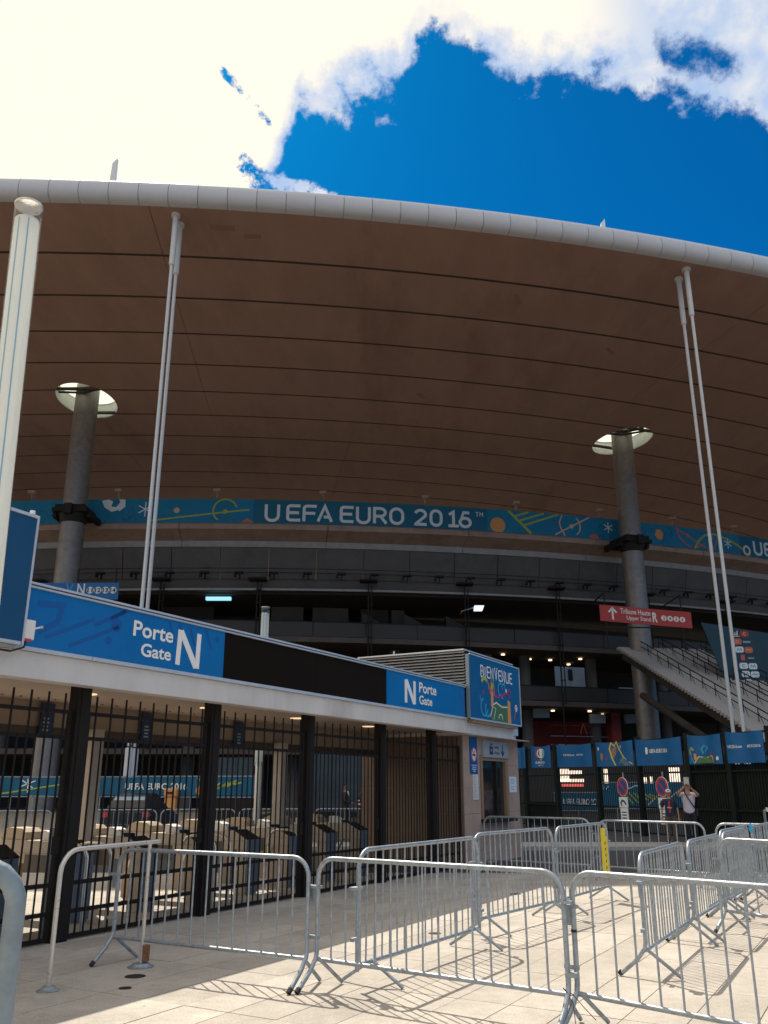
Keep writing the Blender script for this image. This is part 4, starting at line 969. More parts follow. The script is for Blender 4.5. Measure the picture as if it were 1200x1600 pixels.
# little hoop rails between gate and turnstiles
for i, s in enumerate((0.95, 1.35, 3.4, 3.75, 5.6)):
    o = obj('guide_hoop', MB().tube([(0,-.2,0),(0,-.2,.85),(0,-.12,.97),(0,0,1.0),(0,.25,1.0),(0,.37,.97),(0,.45,.85),(0,.45,0)], 0.022, 8), 'steel_pale', None, True)
    o.location = gate_pt(s, 0.62); o.rotation_euler = (0,0,GROT)
    tag(o, 'small steel hoop rail ' + ['just right of the first wide post','paired with its neighbour in the second bay','just right of the second wide post','in the third bay before the turnstile','in the fourth bay by the turnstiles'][i], 'rail', 'small hoop rails behind the gates')

# ------------------------------------------------------------------ lamp columns
def lamp_column(x, y, z, lean, label):
    t = thing('lamp_column', label, 'lamp post', (x, y, 0), 0)
    L = lambda r0, z0, z1: [(r0, z0), (r0, z1)]
    obj('pole', MB().lathe(L(0.085, 0.0, 2.3), seg=24), 'steel_pale', t, True)
    obj('tube_light', MB().lathe(L(0.101, 2.3, z-0.16), seg=32), 'milkglass', t, True)
    for a in (-60, -104, 60, 180):
        obj('spine', MB().tube([(0.099*math.cos(R(a)), 0.099*math.sin(R(a)), 2.2), (0.099*math.cos(R(a)), 0.099*math.sin(R(a)), z-0.17)], 0.0065, 6), 'spine_blue', t)
    # outer clear sleeve with real wall thickness
    n = 32; vs = []
    for r_, z_ in ((.112,2.2),(.112,z),(.106,z),(.106,2.2)):
        for k in range(n): vs.append((r_*math.cos(2*math.pi*k/n), r_*math.sin(2*math.pi*k/n), z_))
    fs = [(q*n+k, q*n+(k+1)%n, ((q+1)%4)*n+(k+1)%n, ((q+1)%4)*n+k) for q in range(4) for k in range(n)]
    obj('glass_sleeve', MB().add(vs, fs), 'clearglass', t, True)
    obj('top_ring', MB().lathe([(.112,z-.004),(.116,z),(.116,z+.014),(.104,z+.016)], seg=32), 'peach' if 0 else 'steel_pale', t, True)
    obj('end_plate', MB().lathe([(.10,z-.16),(.10,z-.145)], seg=24), 'steel_pale', t, True)
    obj('base_flange', MB().lathe([(.22,0),(.22,.02),(.1,.05)], seg=24), 'steel_pale', t, True)
    t.rotation_euler = lean
    return t
lamp_column(-2.83, 6.2, 6.44, (0, R(-1.9), 0), 'near glass-tubed lamp column rising at the left edge of the photo')
lamp_column(-3.08, 22.0, 6.15, (0, 0, 0), 'distant glass-tubed lamp column standing behind the gate building')

# ------------------------------------------------------------------ crowd barriers
BAR = {}
def barrier(a, b, h, kind, label, hooks=(True, True), nb=None, flip=1, foot=0.30):
    a = Vector((a[0], a[1], 0)); b = Vector((b[0], b[1], 0)); L = (b-a).length
    t = thing('crowd_barrier', label, 'barrier', tuple(a), math.atan2(b.y-a.y, b.x-a.x), 'galvanised crowd barriers')
    rc = 0.17; r = 0.0205; zb = 0.20
    m = 'galv'
    def corner(x0, s):      # rounded upper corner going up then in direction s
        return [(x0 + s*(rc - rc*math.cos(R(q))), 0, h-r-rc + rc*math.sin(R(q))) for q in (0, 15, 30, 45, 60, 75, 90)]
    if kind == 'loop':
        leg = lambda x0: [(x0, -foot*.85*flip, r), (x0, -foot*0.30*flip, 0.155), (x0, -0.055*flip, 0.20), (x0, -0.012*flip, 0.25), (x0, 0, 0.31)]
        path = leg(0) + corner(0, 1) + list(reversed(corner(L, -1))) + list(reversed(leg(L)))
        obj('frame', MB().tube(path, r, 10), m, t, True)
        obj('bottom_rail', MB().tube([(-0.0,0,zb+.04),(L,0,zb+.04)], r*0.9, 10), m, t, True)
        for x0 in (0.035, L-0.035):
            obj('leg', MB().tube([(x0,0,zb+.04),(x0+(0.02 if x0 < 1 else -0.02),foot*flip,r*.8)], r*0.82, 8), 'galv_old', t, True)
            obj('rubber_foot', MB().tube([(x0-0.035 if x0<1 else x0+.035, -foot*.85*flip-0.012, r*.7),(x0-.035 if x0<1 else x0+.035, -foot*.85*flip+0.02, r+.022)], r*1.15, 8), 'black', t)
    else:
        path = [(0,0,zb-0.05)] + corner(0, 1) + list(reversed(corner(L, -1))) + [(L,0,zb-0.05)]
        obj('frame', MB().tube(path, r, 10), m, t, True)
        obj('bottom_rail', MB().tube([(0,0,zb),(L,0,zb)], r*0.9, 10), m, t, True)
        for x0 in (0.24, L-0.12):
            for sgn in (1, -1):
                obj('leg', MB().tube([(x0,0,zb+.01),(x0+0.02,sgn*(foot+.02),r*.7)], r*0.8, 8), 'galv_old', t, True)
    zr0, zr1 = (zb+.04 if kind == 'loop' else zb), h-r
    key = round(h, 3), kind
    if key not in BAR: BAR[key] = MB().tube([(0,0,zr0),(0,0,zr1)], 0.0085, 7).mesh('bar', 'galv_bar', True)
    n = nb or round((L-0.1)/0.135)
    for i in range(n):
        q = link('bar', BAR[key], t); q.location = (L*(i+1)/(n+1), random.uniform(-.003,.003), 0)
        q.rotation_euler = (R(random.uniform(-.25,.25)), R(random.uniform(-.35,.35)), random.uniform(0,6))
    if hooks[0]:
        obj('hook_plate', MB().box(-0.075, 0.012, -0.012, 0.012, 0.70, 0.83), 'galv_old', t, bevel=.004)
        obj('hook', MB().box(-0.11, 0.03, -0.03, 0.03, 0.82, 0.845), 'galv_old', t); obj('hook', MB().box(-0.10,0.02,-0.015,0.015,0.40,0.43), 'galv_old', t)
    if hooks[1]:
        obj('loop_ring', MB().box(L-0.01, L+0.07, -0.03, 0.03, 0.36, 0.39), 'galv_old', t); obj('loop_ring', MB().box(L-0.01,L+0.07,-0.03,0.03,0.86,0.88), 'galv_old', t)
    # slightly loose assembly
    t.rotation_euler = (R(random.uniform(-.7,.7)), 0, t.rotation_euler[2])
    return t
barrier((-2.78,9.72), (-0.69,8.52), 1.10, 'loop', 'crowd barrier in the gate shadow, starting beside the bent floor-fixed rail', nb=13, hooks=(True,False))
barrier((-0.60,8.52), (1.37,7.13), 1.10, 'loop', 'front middle crowd barrier standing parallel to the lower picture edge', nb=14)
barrier((1.44,7.16), (3.35,5.25), 1.10, 'loop', 'nearest crowd barrier running out of the right side', nb=15)
barrier((-0.24,8.45), (1.07,10.6), 1.17, 'aleg', 'crowd barrier with crossed legs just behind the front middle one', nb=17)
barrier((1.10,11.2), (2.38,12.95), 1.17, 'aleg', 'middle one of the three crossed-leg barriers in the receding left row', nb=15)
barrier((2.44,13.06), (3.62,14.9), 1.17, 'aleg', 'crowd barrier at the far end of the left row, by the yellow strip', nb=15)
barrier((2.16,19.7), (4.1,18.2), 1.12, 'loop', 'far crowd barrier closing off the area in front of the kiosk', nb=15, flip=-1)
barrier((4.22,18.0), (5.80,16.55), 1.10, 'loop', 'far crowd barrier in front of the two people taking a picture', nb=11, flip=-1)
barrier((5.95,16.4), (7.9,14.9), 1.10, 'loop', 'far crowd barrier at the right, just past the two people', nb=13, flip=-1)
barrier((2.47,8.95), (3.50,10.80), 1.10, 'loop', 'front barrier of the right-hand row, its end facing the camera', nb=16, flip=-1)
barrier((3.62,10.98), (4.66,12.75), 1.10, 'loop', 'second barrier of the right-hand receding row', nb=15, flip=-1)
barrier((4.74,12.85), (5.72,14.5), 1.10, 'loop', 'third barrier of the right-hand receding row', nb=15, flip=-1)
barrier((5.86,14.6), (7.1,16.6), 1.12, 'loop', 'last barrier of the right-hand row, with a blue tie at its end', nb=16, flip=-1)
barrier((4.25,11.65), (5.6,9.6), 1.10, 'loop', 'crowd barrier crossing the right-hand row towards the picture edge', nb=15)
barrier((6.3,13.6), (7.6,11.5), 1.10, 'loop', 'crowd barrier half hidden at the right edge behind the rows', nb=15)
barrier((4.95,13.5), (6.2,15.6), 1.10, 'aleg', 'inner crowd barrier standing behind the right-hand row', nb=16)
# fixed hoop rail at the left
hp = thing('hoop_rail', 'bent steel rail fixed to the floor at the left, with round foot plates', 'rail', (-2.95, 8.45, 0), 0)
ex = Vector((0.53, 1.05, 0))
d1 = ex.normalized()
pth = [(0,0,0)] + [tuple(d1*(0.2-0.2*math.cos(R(q))) + Vector((0,0,0.95+0.2*math.sin(R(q))))) for q in (0,18,36,54,72,90)] + [tuple(ex*1.12+Vector((0,0,1.16)))]
obj('rail_tube', MB().tube(pth, 0.0225, 12), 'steel_pale', hp, True)
obj('rail_post', MB().tube([tuple(ex), tuple(ex+Vector((0,0,1.15)))], 0.02, 12), 'steel_pale', hp, True)
for p_, rad in ((Vector((0,0,0)), .07), (ex, .10)):
    obj('foot_plate', MB().lathe([(rad+.03,0.001),(rad+.03,.006),(rad,.012),(rad*.8,.035),(.03,.04)], (p_.x,p_.y), 20), 'galv_old' if rad<.09 else 'galv', hp, True)
obj('lock_lug', MB().box(ex.x+.015, ex.x+.075, ex.y-.03, ex.y+.03, .05, .2), 'rust', hp, bevel=.01)
# very near rail, cut by the left edge
nr = thing('guard_rail', 'thick galvanised guard rail very near the camera in the lower left corner', 'rail', (-1.32, 3.75, 0), 0)
pth = [(-1.6,-0.5,1.39),(-0.42,-0.12,1.405)] + [(-0.30+0.16*math.sin(R(q)), -0.09+0.05*math.sin(R(q)), 1.26+0.145*math.cos(R(q))) for q in (0,20,40,60,80,90)] + [(-0.14,-0.03,0.0)]
obj('rail_tube', MB().tube(pth, 0.040, 16), 'rail_near', nr, True)
obj('foot_plate', MB().lathe([(.12,.001),(.12,.01),(.05,.02)], (-0.14,-0.03), 20), 'galv_old', nr, True)
# yellow strip and ties
ys = thing('yellow_strip', 'yellow plastic cable cover standing against the far end of the left barrier row', 'cable cover', (3.45, 14.62, 0), R(57))
obj('cover', MB().box(-0.07,0.05,-0.075,-0.03,0.36,1.08).box(0.052,0.10,-0.08,-0.03,0.34,0.95), 'yellow', ys, bevel=.006)
b = MB()
for i in range(5): b.box(-0.02,0.01,-0.078,-0.076,0.48+i*.09,0.52+i*.09)
obj('print_marks', b, 'black', ys)
b = MB().tube([(0,0,1.02),(0.01,-0.03,1.08),(0.0,0.0,1.14),(-0.01,0.03,1.08),(0,0,1.02)], 0.02, 6)
o = obj('blue_tie', b, 'cyan'); o.location = (5.86, 14.58, 0); tag(o, 'bright blue tie looped over the barrier joint at the right', 'tie')
b = MB().tube([(0,0,.24),(.03,-.03,.25),(.10,-.05,.17),(.17,-.09,.10)], .003, 5).tube([(0,0,.24),(.02,-.04,.2),(.03,-.06,.03)], .003, 5).tube([(0,0,.25),(-.04,.0,.29),(0,.03,.26),(.03,-.02,.25)], .003, 5)
o = obj('cable_tie', b, 'black'); o.location = (1.36, 7.10, 0); tag(o, 'thin black cable ties hanging at the foot of the front barrier joint', 'tie')
o = obj('tape_band', MB().lathe([(.0225,.655),(.0225,.675)], seg=16), 'black'); o.location = (1.44, 7.16, 0); tag(o, 'band of black tape round the upright of the nearest barrier', 'tape')
for x, y, s_ in ((-2.35, 9.05, 1.0), (0.62, 11.55, .8), (-2.3, 8.55, .6), (2.2, 15.6, 1.0)):
    o = obj('floor_grate', MB().lathe([(.10*s_,.0005),(.095*s_,.004)], seg=18), 'dark_metal'); o.location = (x, y, 0)
    tag(o, {1.0:'small dark round floor cover in the gate shadow left of the hoop foot', .8:'small dark floor cover between the gates and the crossed-leg barrier', .6:'tiny dark floor cover near the shadow edge'}.get(s_) if y < 15 else 'small dark floor cover far off below the kiosk', 'floor cover', 'small dark floor covers')

# ------------------------------------------------------------------ far fence with blue flags
FA = Vector((6.2, 42.3, 0)); FB = Vector((12.6, 24.9, 0)); FD = (FB-FA).normalized(); FL = (FB-FA).length
FROT = math.atan2(FD.y, FD.x)
fn = thing('perimeter_fence', 'dark barred metal fence carrying a row of blue event banners', 'fence', tuple(FA), FROT)
def on_fence(x, y): return (Vector((x, y, 0))-FA).dot(FD)
fu = [on_fence(*p) for p in ((6.5,41.3),(7.5,38.8),(8.55,35.85),(9.48,33.3),(10.47,30.65),(11.15,28.8),(11.8,27.1))]
posts_ = [0.1] + fu + [FL]
for u in posts_:
    obj('fence_post', MB().box(u-0.09, u+0.09, -0.09, 0.09, 0, 3.5), 'fence_dark', fn)
for z in (0.12, 1.0, 2.2, 3.35): obj('fence_rail', MB().box(0, FL, -0.03, 0.03, z-.03, z+.03), 'fence_dark', fn)
fb_ = MB().box(-0.011,0.011,-0.011,0.011,0.1,3.4).mesh('bar', 'fence_dark')
nbar = 150
for i in range(nbar):
    q = link('bar', fb_, fn); q.location = (FL*(i+.5)/nbar, 0.045, 0)
for u0, u1 in ((fu[0]+.1, fu[1]-.1), (fu[4]+.1, fu[5]-.1), (fu[5]+.1, FL-.1)):
    obj('solid_sheet', MB().box(u0, u1, 0.06, 0.08, 0.15, 2.4 if u0 > fu[4] else 1.1), 'fence_dark', fn)
def flag(p0, p1, z00, z01, z10, z11, label):
    u0, u1 = on_fence(*p0), on_fence(*p1)
    t = thing('fence_banner', label, 'banner', tuple(FA), FROT, 'blue event banners along the fence')
    f_ = lambda u, v, w: (u0+(u1-u0)*u, -0.13-w-0.04*math.sin(u*9), (z00*(1-u)+z10*u)*(1-v)+(z01*(1-u)+z11*u)*v)
    n = 14; vs = []; fs = []
    for w_ in (0, .008):
        for i in range(n+1):
            for v in (0, 1):
                dz = -0.05*math.sin(i/n*math.pi)*v
                p_ = f_(i/n, v, w_); vs.append((p_[0], p_[1], p_[2]+dz))
    m_ = 2*(n+1)
    for i in range(n):
        a_ = i*2; fs += [(a_, a_+2, a_+3, a_+1), (a_+m_, a_+1+m_, a_+3+m_, a_+2+m_), (a_, a_+m_, a_+2+m_, a_+2), (a_+1, a_+3, a_+3+m_, a_+1+m_)]
    fs += [(0,1,1+m_,m_), (2*n,2*n+m_,2*n+1+m_,2*n+1)]
    obj('cloth', MB().add(vs, fs), 'blue_flag', t, True)
    return t, (lambda u, v, w: f_(u, v, w+.010)), (u1-u0)
def fpt(px_u): pass
t, f, L = flag((6.3,42.0),(6.62,41.1),2.54,3.5,2.54,3.5,'narrow sliver of blue banner beside the kiosk wall')
t, f, L = flag((6.77,40.6),(7.39,39.0),2.54,3.5,2.52,3.46,'small square blue banner with a round emblem')
obj('emblem_ring', MB().stroke([(.5+.17*math.cos(R(q)),.64+.19*math.sin(R(q))) for q in range(0,360,20)], .05, f, .01, True), 'white', t)
obj('emblem_arc', MB().stroke([(.5+.2*math.cos(R(q)),.64+.23*math.sin(R(q))) for q in range(110,250,20)], .05, f, .012), 'red', t)
obj('emblem_arc', MB().stroke([(.5+.2*math.cos(R(q)),.64+.23*math.sin(R(q))) for q in range(-70,70,20)], .05, f, .012), 'cyan', t)
obj('emblem_cup', MB().prism([(.46,.45),(.54,.45),(.58,.66),(.55,.85),(.45,.85),(.42,.66)], f, .012), 'white', t)
text_obj('lettering', 'UEFA', .12, .06, .5, .33, f, 'letter_grey', t, .01, .01, 'C')
text_obj('lettering', 'EURO2016', .46, .11, .5, .18, f, 'white', t, .02, .01, 'C')
text_obj('lettering', 'FRANCE', .24, .05, .5, .08, f, 'letter_grey', t, .01, .01, 'C')
t, f, L = flag((7.57,38.5),(8.5,36.0),2.52,3.46,2.49,3.40,'blue banner with a small pale line of text, next to the emblem banner')
text_obj('lettering', 'EURO2016.com', .28, .09, .22, .48, f, 'letter_grey', t, .01, .01); text_obj('lettering', '#EURO2016', .22, .09, .56, .48, f, 'letter_grey', t, .01, .01)
t, f, L = flag((8.6,35.7),(9.47,33.4),2.48,3.42,2.46,3.40,'blue banner with a large yellow harp-like curve')
obj('curve', MB().stroke([(.5,.03),(.42,.35),(.38,.7),(.42,.93),(.5,.80),(.56,.97),(.62,.70),(.75,.35),(.97,.08)], .03, f, .01), 'yellow', t)
obj('dark_shape', MB().prism([(.43,.7),(.42,.5),(.47,.3),(.54,.5),(.55,.75),(.5,.78)], f, .008), 'frame_brown', t)
obj('net_lines', MB().stroke([(.62,.25),(.80,.02)], .012, f, .01).stroke([(.66,.30),(.86,.02)], .012, f, .01).stroke([(.70,.34),(.9,.06)], .012, f, .01).stroke([(.6,.1),(.76,.3)], .012, f, .01), 'lime', t)
obj('dot', MB().prism([(.18+.04*math.cos(R(q)),.4+.17*math.sin(R(q))) for q in range(0,360,40)], f, .01), 'frame_brown', t)
obj('dot', MB().prism([(.09+.02*math.cos(R(q)),.72+.07*math.sin(R(q))) for q in range(0,360,40)], f, .01), 'white', t)
obj('dot', MB().prism([(.30+.02*math.cos(R(q)),.3+.07*math.sin(R(q))) for q in range(0,360,40)], f, .01), 'magenta', t)
obj('dot', MB().prism([(.68+.02*math.cos(R(q)),.76+.07*math.sin(R(q))) for q in range(0,360,40)], f, .01), 'orange', t)
t, f, L = flag((9.5,33.25),(10.42,30.8),2.46,3.40,2.44,3.38,'wide blue banner reading UEFA EURO 2016 in the middle')
text_obj('lettering', 'UEFA EURO 2016', .38, .15, .32, .46, f, 'white', t, .03, .01)
obj('emblem_cup', MB().prism([(.25,.42),(.28,.42),(.29,.55),(.28,.68),(.25,.68),(.24,.55)], f, .01), 'letter_grey', t)
t, f, L = flag((10.53,30.5),(11.1,28.95),2.44,3.42,2.43,3.38,'blue banner with colourful figures on a green pitch')
obj('pitch', MB().prism([(.22,.03),(.33,.22),(.5,.25),(.72,.24),(.78,.03)], f, .008), 'green', t)
obj('pitch_lines', MB().stroke([(.2,.04),(.32,.25),(.5,.22),(.7,.24)], .02, f, .010).stroke([(.45,.04),(.5,.12),(.55,.04)], .015, f, .01), 'white', t)
obj('figure', MB().prism([(.2,.15),(.28,.12),(.26,.35),(.2,.36)], f, .011).prism([(.64,.03),(.75,.03),(.74,.28),(.65,.3)], f, .011), 'orange', t)
obj('swirl', MB().stroke([(.1,.3),(.08,.45),(.14,.55),(.2,.45)], .04, f, .01), 'lime', t)
obj('swirl', MB().stroke([(.45,.35),(.4,.5),(.48,.62),(.58,.55),(.5,.42)], .04, f, .01).stroke([(.08,.05),(.12,.25),(.18,.05)], .03, f, .01), 'cyan', t)
obj('dot', MB().prism([(.88+.04*math.cos(R(q)),.18+.07*math.sin(R(q))) for q in range(0,360,40)], f, .01), 'white', t)
obj('dot', MB().prism([(.7+.04*math.cos(R(q)),.36+.05*math.sin(R(q))) for q in range(0,360,40)], f, .01), 'magenta', t)
t, f, L = flag((11.19,28.75),(11.75,27.2),2.43,3.42,2.42,3.38,'rightmost blue banner with a pale line of web text')
text_obj('lettering', 'EURO2016.com', .36, .10, .06, .47, f, 'letter_grey', t, .02, .01); text_obj('lettering', '#EURO2016', .40, .10, .54, .47, f, 'letter_grey', t, .02, .01)
# no parking signs
def no_parking(x, y, zc, label):
    t = thing('no_parking_sign', label, 'sign', (x, y, 0), FROT, 'round no parking signs on the fence')
    g = lambda u, v, w: (u, -w, v)
    obj('pole', MB().tube([(0,0.05,0),(0,0.05,zc+.5)], 0.03, 8), 'galv_old', t)
    obj('rim', MB().prism(arc(0,zc,.33,0,360,28)[:-1], g, .02), 'letter_grey', t)
    obj('red_ring', MB().stroke(arc(0,zc,.275,0,360,28)[:-1], .08, lambda u,v,w: g(u,v,w+.02), .006, True), 'red', t)
    obj('blue_disc', MB().prism(arc(0,zc,.25,0,360,28)[:-1], lambda u,v,w: g(u,v,w+.02), .004), 'blue_print', t)
    obj('slash', MB().stroke([(-.18,zc+.18),(.18,zc-.18)], .07, lambda u,v,w: g(u,v,w+.025), .006), 'red', t)
    p1 = obj('sub_plate', MB().box(-.25,.25,-.03,-.005,zc-.72,zc-.36), 'letter_grey', t)
    obj('tow_symbol', MB().stroke([(-.17,zc-.60),(-.08,zc-.48),(.05,zc-.50),(.17,zc-.62)], .07, lambda u,v,w: g(u,v,w+.031), .004).prism(arc(-.10,zc-.64,.04,0,360,8)[:-1], lambda u,v,w: g(u,v,w+.031), .004), 'navy', p1)
    p2 = obj('sub_plate', MB().box(-.21,.23,-.03,-.005,zc-1.22,zc-.74), 'letter_grey', t)
    for i in range(3): obj('text_line', MB().box(-.13,.15,-.035,-.0305,zc-.90-i*.1,zc-.86-i*.1), 'navy', p2)
    return t
no_parking(8.75, 33.0, 1.72, 'left one of the two no parking signs, clear of the people')
no_parking(9.58, 31.0, 1.72, 'right one of the two no parking signs, just left of the boy in the cap')
# steel rack by the fence
rk = thing('steel_rack', 'low steel frame rack with a pale ribbed top bar at the fence on the right', 'rack', (11.15, 26.6, 0), R(-20))
obj('rack_frame', MB().tube([(0,0,0),(0,0,1.05)],.03,8).tube([(1.15,0,0),(1.15,0,1.0)],.03,8).tube([(0,.4,0),(0,.4,1.05)],.03,8).tube([(1.15,.4,0),(1.15,.4,1.0)],.03,8).tube([(0,0,1.05),(1.15,0,1.0)],.03,8).tube([(0,.4,1.05),(1.15,.4,1.0)],.03,8), 'galv', rk, True)
for i in range(9): obj('rib', MB().box(.05+i*.125,.11+i*.125,-.06,.45,1.02,1.13), 'letter_grey', rk)
# inner fence ribbons seen through the gates and the fence
def ribbon(x0, y0, x1, y1, z0, z1, label):
    a = Vector((x0,y0,0)); b = Vector((x1,y1,0)); L = (b-a).length
    t = thing('fence_ribbon', label, 'banner', tuple(a), math.atan2(b.y-a.y, b.x-a.x))
    obj('cloth', MB().box(0, L, 0, 0.02, z0, z1), 'blue_inner', t)
    rl = MB().box(0, L, 0.03, 0.07, z1+.02, z1+.07).box(0,L,.03,.07,z0-.09,z0-.04)
    obj('fence_rails', rl, 'galv_old', t)
    n = int(L/0.9)
    for i in range(n+1): obj('fence_upright', MB().box(L*i/n-.02, L*i/n+.02, .03,.07,0,z1+.05), 'galv_old', t)
    return t, (lambda u,v,w: (u,-w,z0+v)), L
t, f, L = ribbon(-19.5, 40, -11.6, 40, 1.38, 2.10, 'blue ribbon banner with a star and yellow pitch line inside the gates at the left')
obj('star', MB().stroke([(3.35,.35),(4.0,.6)],.05,f,.01).stroke([(3.4,.62),(3.9,.3)],.05,f,.01).stroke([(3.7,.1),(3.65,.68)],.05,f,.01), 'letter_grey', t)
obj('pitch_lines', MB().stroke([(2.5,.05),(6.6,.66)],.06,f,.01).stroke(arc(5.9,.55,.55,180,300,8),.06,f,.01), 'lime', t)
obj('red_block', MB().box(6.15,6.4,-.02,-.001,1.42,1.85), 'red', t)
t, f, L = ribbon(-11.55, 40, -5.4, 39, 1.36, 2.12, 'blue ribbon banner with EURO 2016 letters inside the gates behind the tie rods')
text_obj('lettering', 'UEFA EURO 2016', 2.9, .28, -0.0+.05, .24, f, 'white', t, .02, .01)
for i in range(5): obj('stripe', MB().stroke([(3.75+i*.33,.1+i*.09),(4.15+i*.33,.55)],.07,f,.01), 'lime', t)
obj('edge_line', MB().stroke([(3.4,.74),(4.1,.2),(5.2,.62)],.07,f,.01), 'lime', t)
obj('orange_ball', MB().prism(arc(3.55,.2,.2,0,360,14)[:-1], f, .008), 'orange', t)
t, f, L = ribbon(8.3, 44, 10.4, 43.4, .70, 1.42, 'dark blue ribbon banner reading UEFA EURO 20 behind the fence')
text_obj('lettering', 'UEFA EURO 20', 1.55, .30, .42, .18, f, 'white_matt', t, .02, .01)
t, f, L = ribbon(10.9, 46, 15.3, 45, .75, 1.9, 'blue ribbon banner with yellow striped pattern behind the no parking signs')
for i in range(7): obj('stripe', MB().stroke([(1.0+i*.25,.75-i*.02),(1.45+i*.25,.12+i*.05)],.08,f,.01), 'stripe_green', t)
obj('lettering', MB().stroke([(.15,.85),(.15,1.05)],.04,f,.01).stroke([(.3,.85),(.3,1.05)],.04,f,.01).stroke([(.4,.85),(.55,1.0)],.04,f,.01).stroke([(1.3,1.0),(1.6,.9),(1.9,1.05),(2.2,.9)],.05,f,.01), 'white_matt', t)
obj('line', MB().stroke([(2.4,.1),(3.4,.95)],.06,f,.01).stroke([(3.0,.05),(4.2,1.0)],.05,f,.01), 'peach', t)
t, f, L = ribbon(12.4, 37, 14.2, 36.6, 1.35, 1.85, 'short blue ribbon banner with a white star right of the people')
obj('star', MB().stroke([(.9,.12),(.9,.45)],.04,f,.01).stroke([(.75,.35),(1.05,.22)],.04,f,.01).stroke([(.75,.22),(1.05,.38)],.04,f,.01), 'letter_grey', t)
# blue hoardings
def hoard(x0, x1, y, z0, z1, label, m='blueglass', blocks=0):
    t = thing('hoarding', label, 'hoarding', (x0, y, 0))
    n = max(2, round((x1-x0)/0.9))
    for i in range(n): obj('hoarding_panel', MB().box((x1-x0)*i/n+.01, (x1-x0)*(i+1)/n-.01, 0, .05, z0, z1), m, t)
    for i in range(blocks): obj('pale_block', MB().box(.15+i*.3, .37+i*.3, -.12,-.02, z0-.12, z0), 'white_matt', t)
    obj('base_rail', MB().box(0, x1-x0, .05, .12, 0, z1), 'dark_metal', t)
    return t
mat('hoard_blue', (0.035,0.055,0.07), .5, var=.3, scale=1)
hoard(-9.3, -7.3, 50, 1.45, 3.3, 'dark blue hoarding over a row of pale blocks, left of the white lamp column', 'hoard_blue', 6)
hoard(-4.9, -0.6, 54, 0.3, 4.4, 'blue-grey hoarding behind the two stewards', 'hoard_blue')
# pale openings on the ground floor, sunlight beyond painted as emission
op = thing('sunlit_gaps', 'row of gaps to far sunlight, painted as glow, deep under the stand, seen below the fence banners', 'sunlit_gap', (12.0, 61.5, 0))
obj('glow_backing', MB().box(-3, 12, 0.1, 0.3, 0, 4.1), 'dark_wall', op)
mat('sun_glow', (1.0, 0.80, 0.62), .5, emit=1.1); mat('glow_red', (0.9, 0.15, 0.12), .5, emit=.8)
for x0, x1, z0, z1, mm in ((0.0,.7,2.1,2.9,'sun_glow'),(.75,1.6,2.5,2.8,'sun_glow'),(0.1,1.7,2.05,2.25,'sun_glow'),(.15,1.65,1.75,1.92,'glow_red'),(3.1,3.35,1.75,2.9,'sun_glow'),(5.4,6.0,1.7,2.35,'sun_glow'),(6.25,6.4,1.7,2.4,'sun_glow'),(7.6,8.3,2.0,3.0,'sun_glow'),(8.6,9.3,1.75,2.1,'sun_glow'),(9.0,9.1,2.4,2.6,'sun_glow')):
    obj('gap_glow_panel', MB().box(x0, x1, 0.05, 0.098, z0, z1), mm, op)
# small notices on the fence
# parked car inside the gates
cr = thing('parked_car', 'black car parked inside the gates, seen from behind', 'car', (-8.6, 30.2, 0))
def loft(secs, mb=None):
    mb = mb or MB(); n = len(secs[0]); vs = [p for s in secs for p in s]
    fs = [(i*n+q, i*n+(q+1)%n, (i+1)*n+(q+1)%n, (i+1)*n+q) for i in range(len(secs)-1) for q in range(n)]
    return mb.add(vs, fs + [tuple(range(n)), tuple((len(secs)-1)*n+q for q in range(n))])
def sec(y, hw, z0, z1, c=.12): return [(-hw,y,z0+c*.5),(-hw+c,y,z0),(hw-c,y,z0),(hw,y,z0+c*.5),(hw,y,z1-c),(hw-c,y,z1),(-hw+c,y,z1),(-hw,y,z1-c)]
obj('body', loft([sec(0,.82,.35,.9),sec(.15,.88,.25,1.0),(sec(3.2,.88,.25,.98)),sec(4.1,.84,.3,.8),sec(4.25,.7,.35,.65)]), 'carpaint', cr, True)
cb_ = obj('cabin', loft([sec(.12,.70,.95,1.05,.05),sec(.5,.64,.95,1.46),sec(1.8,.66,.95,1.5),sec(3.0,.72,.9,1.02,.05)]), 'carpaint', cr, True)
obj('rear_window', MB().add([(-.55,.19,1.10),(.55,.19,1.10),(.5,.43,1.40),(-.5,.43,1.40)],[(0,1,2,3)]), 'blueglass', cb_)
for x in (-.8,.8):
    for y in (.75,3.3): obj('wheel', MB().tube([(x-.1,y,.31),(x+.1,y,.31)],.31,18), 'black', cr, True)
    obj('tail_light', MB().box(x*.85-.1,x*.85+.1,-.02,.06,.75,.92), 'red', cr, bevel=.01)
obj('bumper', MB().box(-.8,.8,-.06,.1,.35,.55), 'carpaint', cr, bevel=.03)
om = thing('orange_kiosk', 'small orange vending cabinet with a dark slot inside the gates', 'cabinet', (-9.28, 39.2, 0))
obj('cabinet_body', MB().box(-.24,.24,0,.4,0,1.28), 'orange', om, bevel=.03)
obj('cabinet_head', MB().box(-.28,.28,-.04,.4,1.3,1.66), 'orange', om, bevel=.06)
obj('slot', MB().box(-.12,.12,-.06,-.04,1.42,1.52), 'black', om)
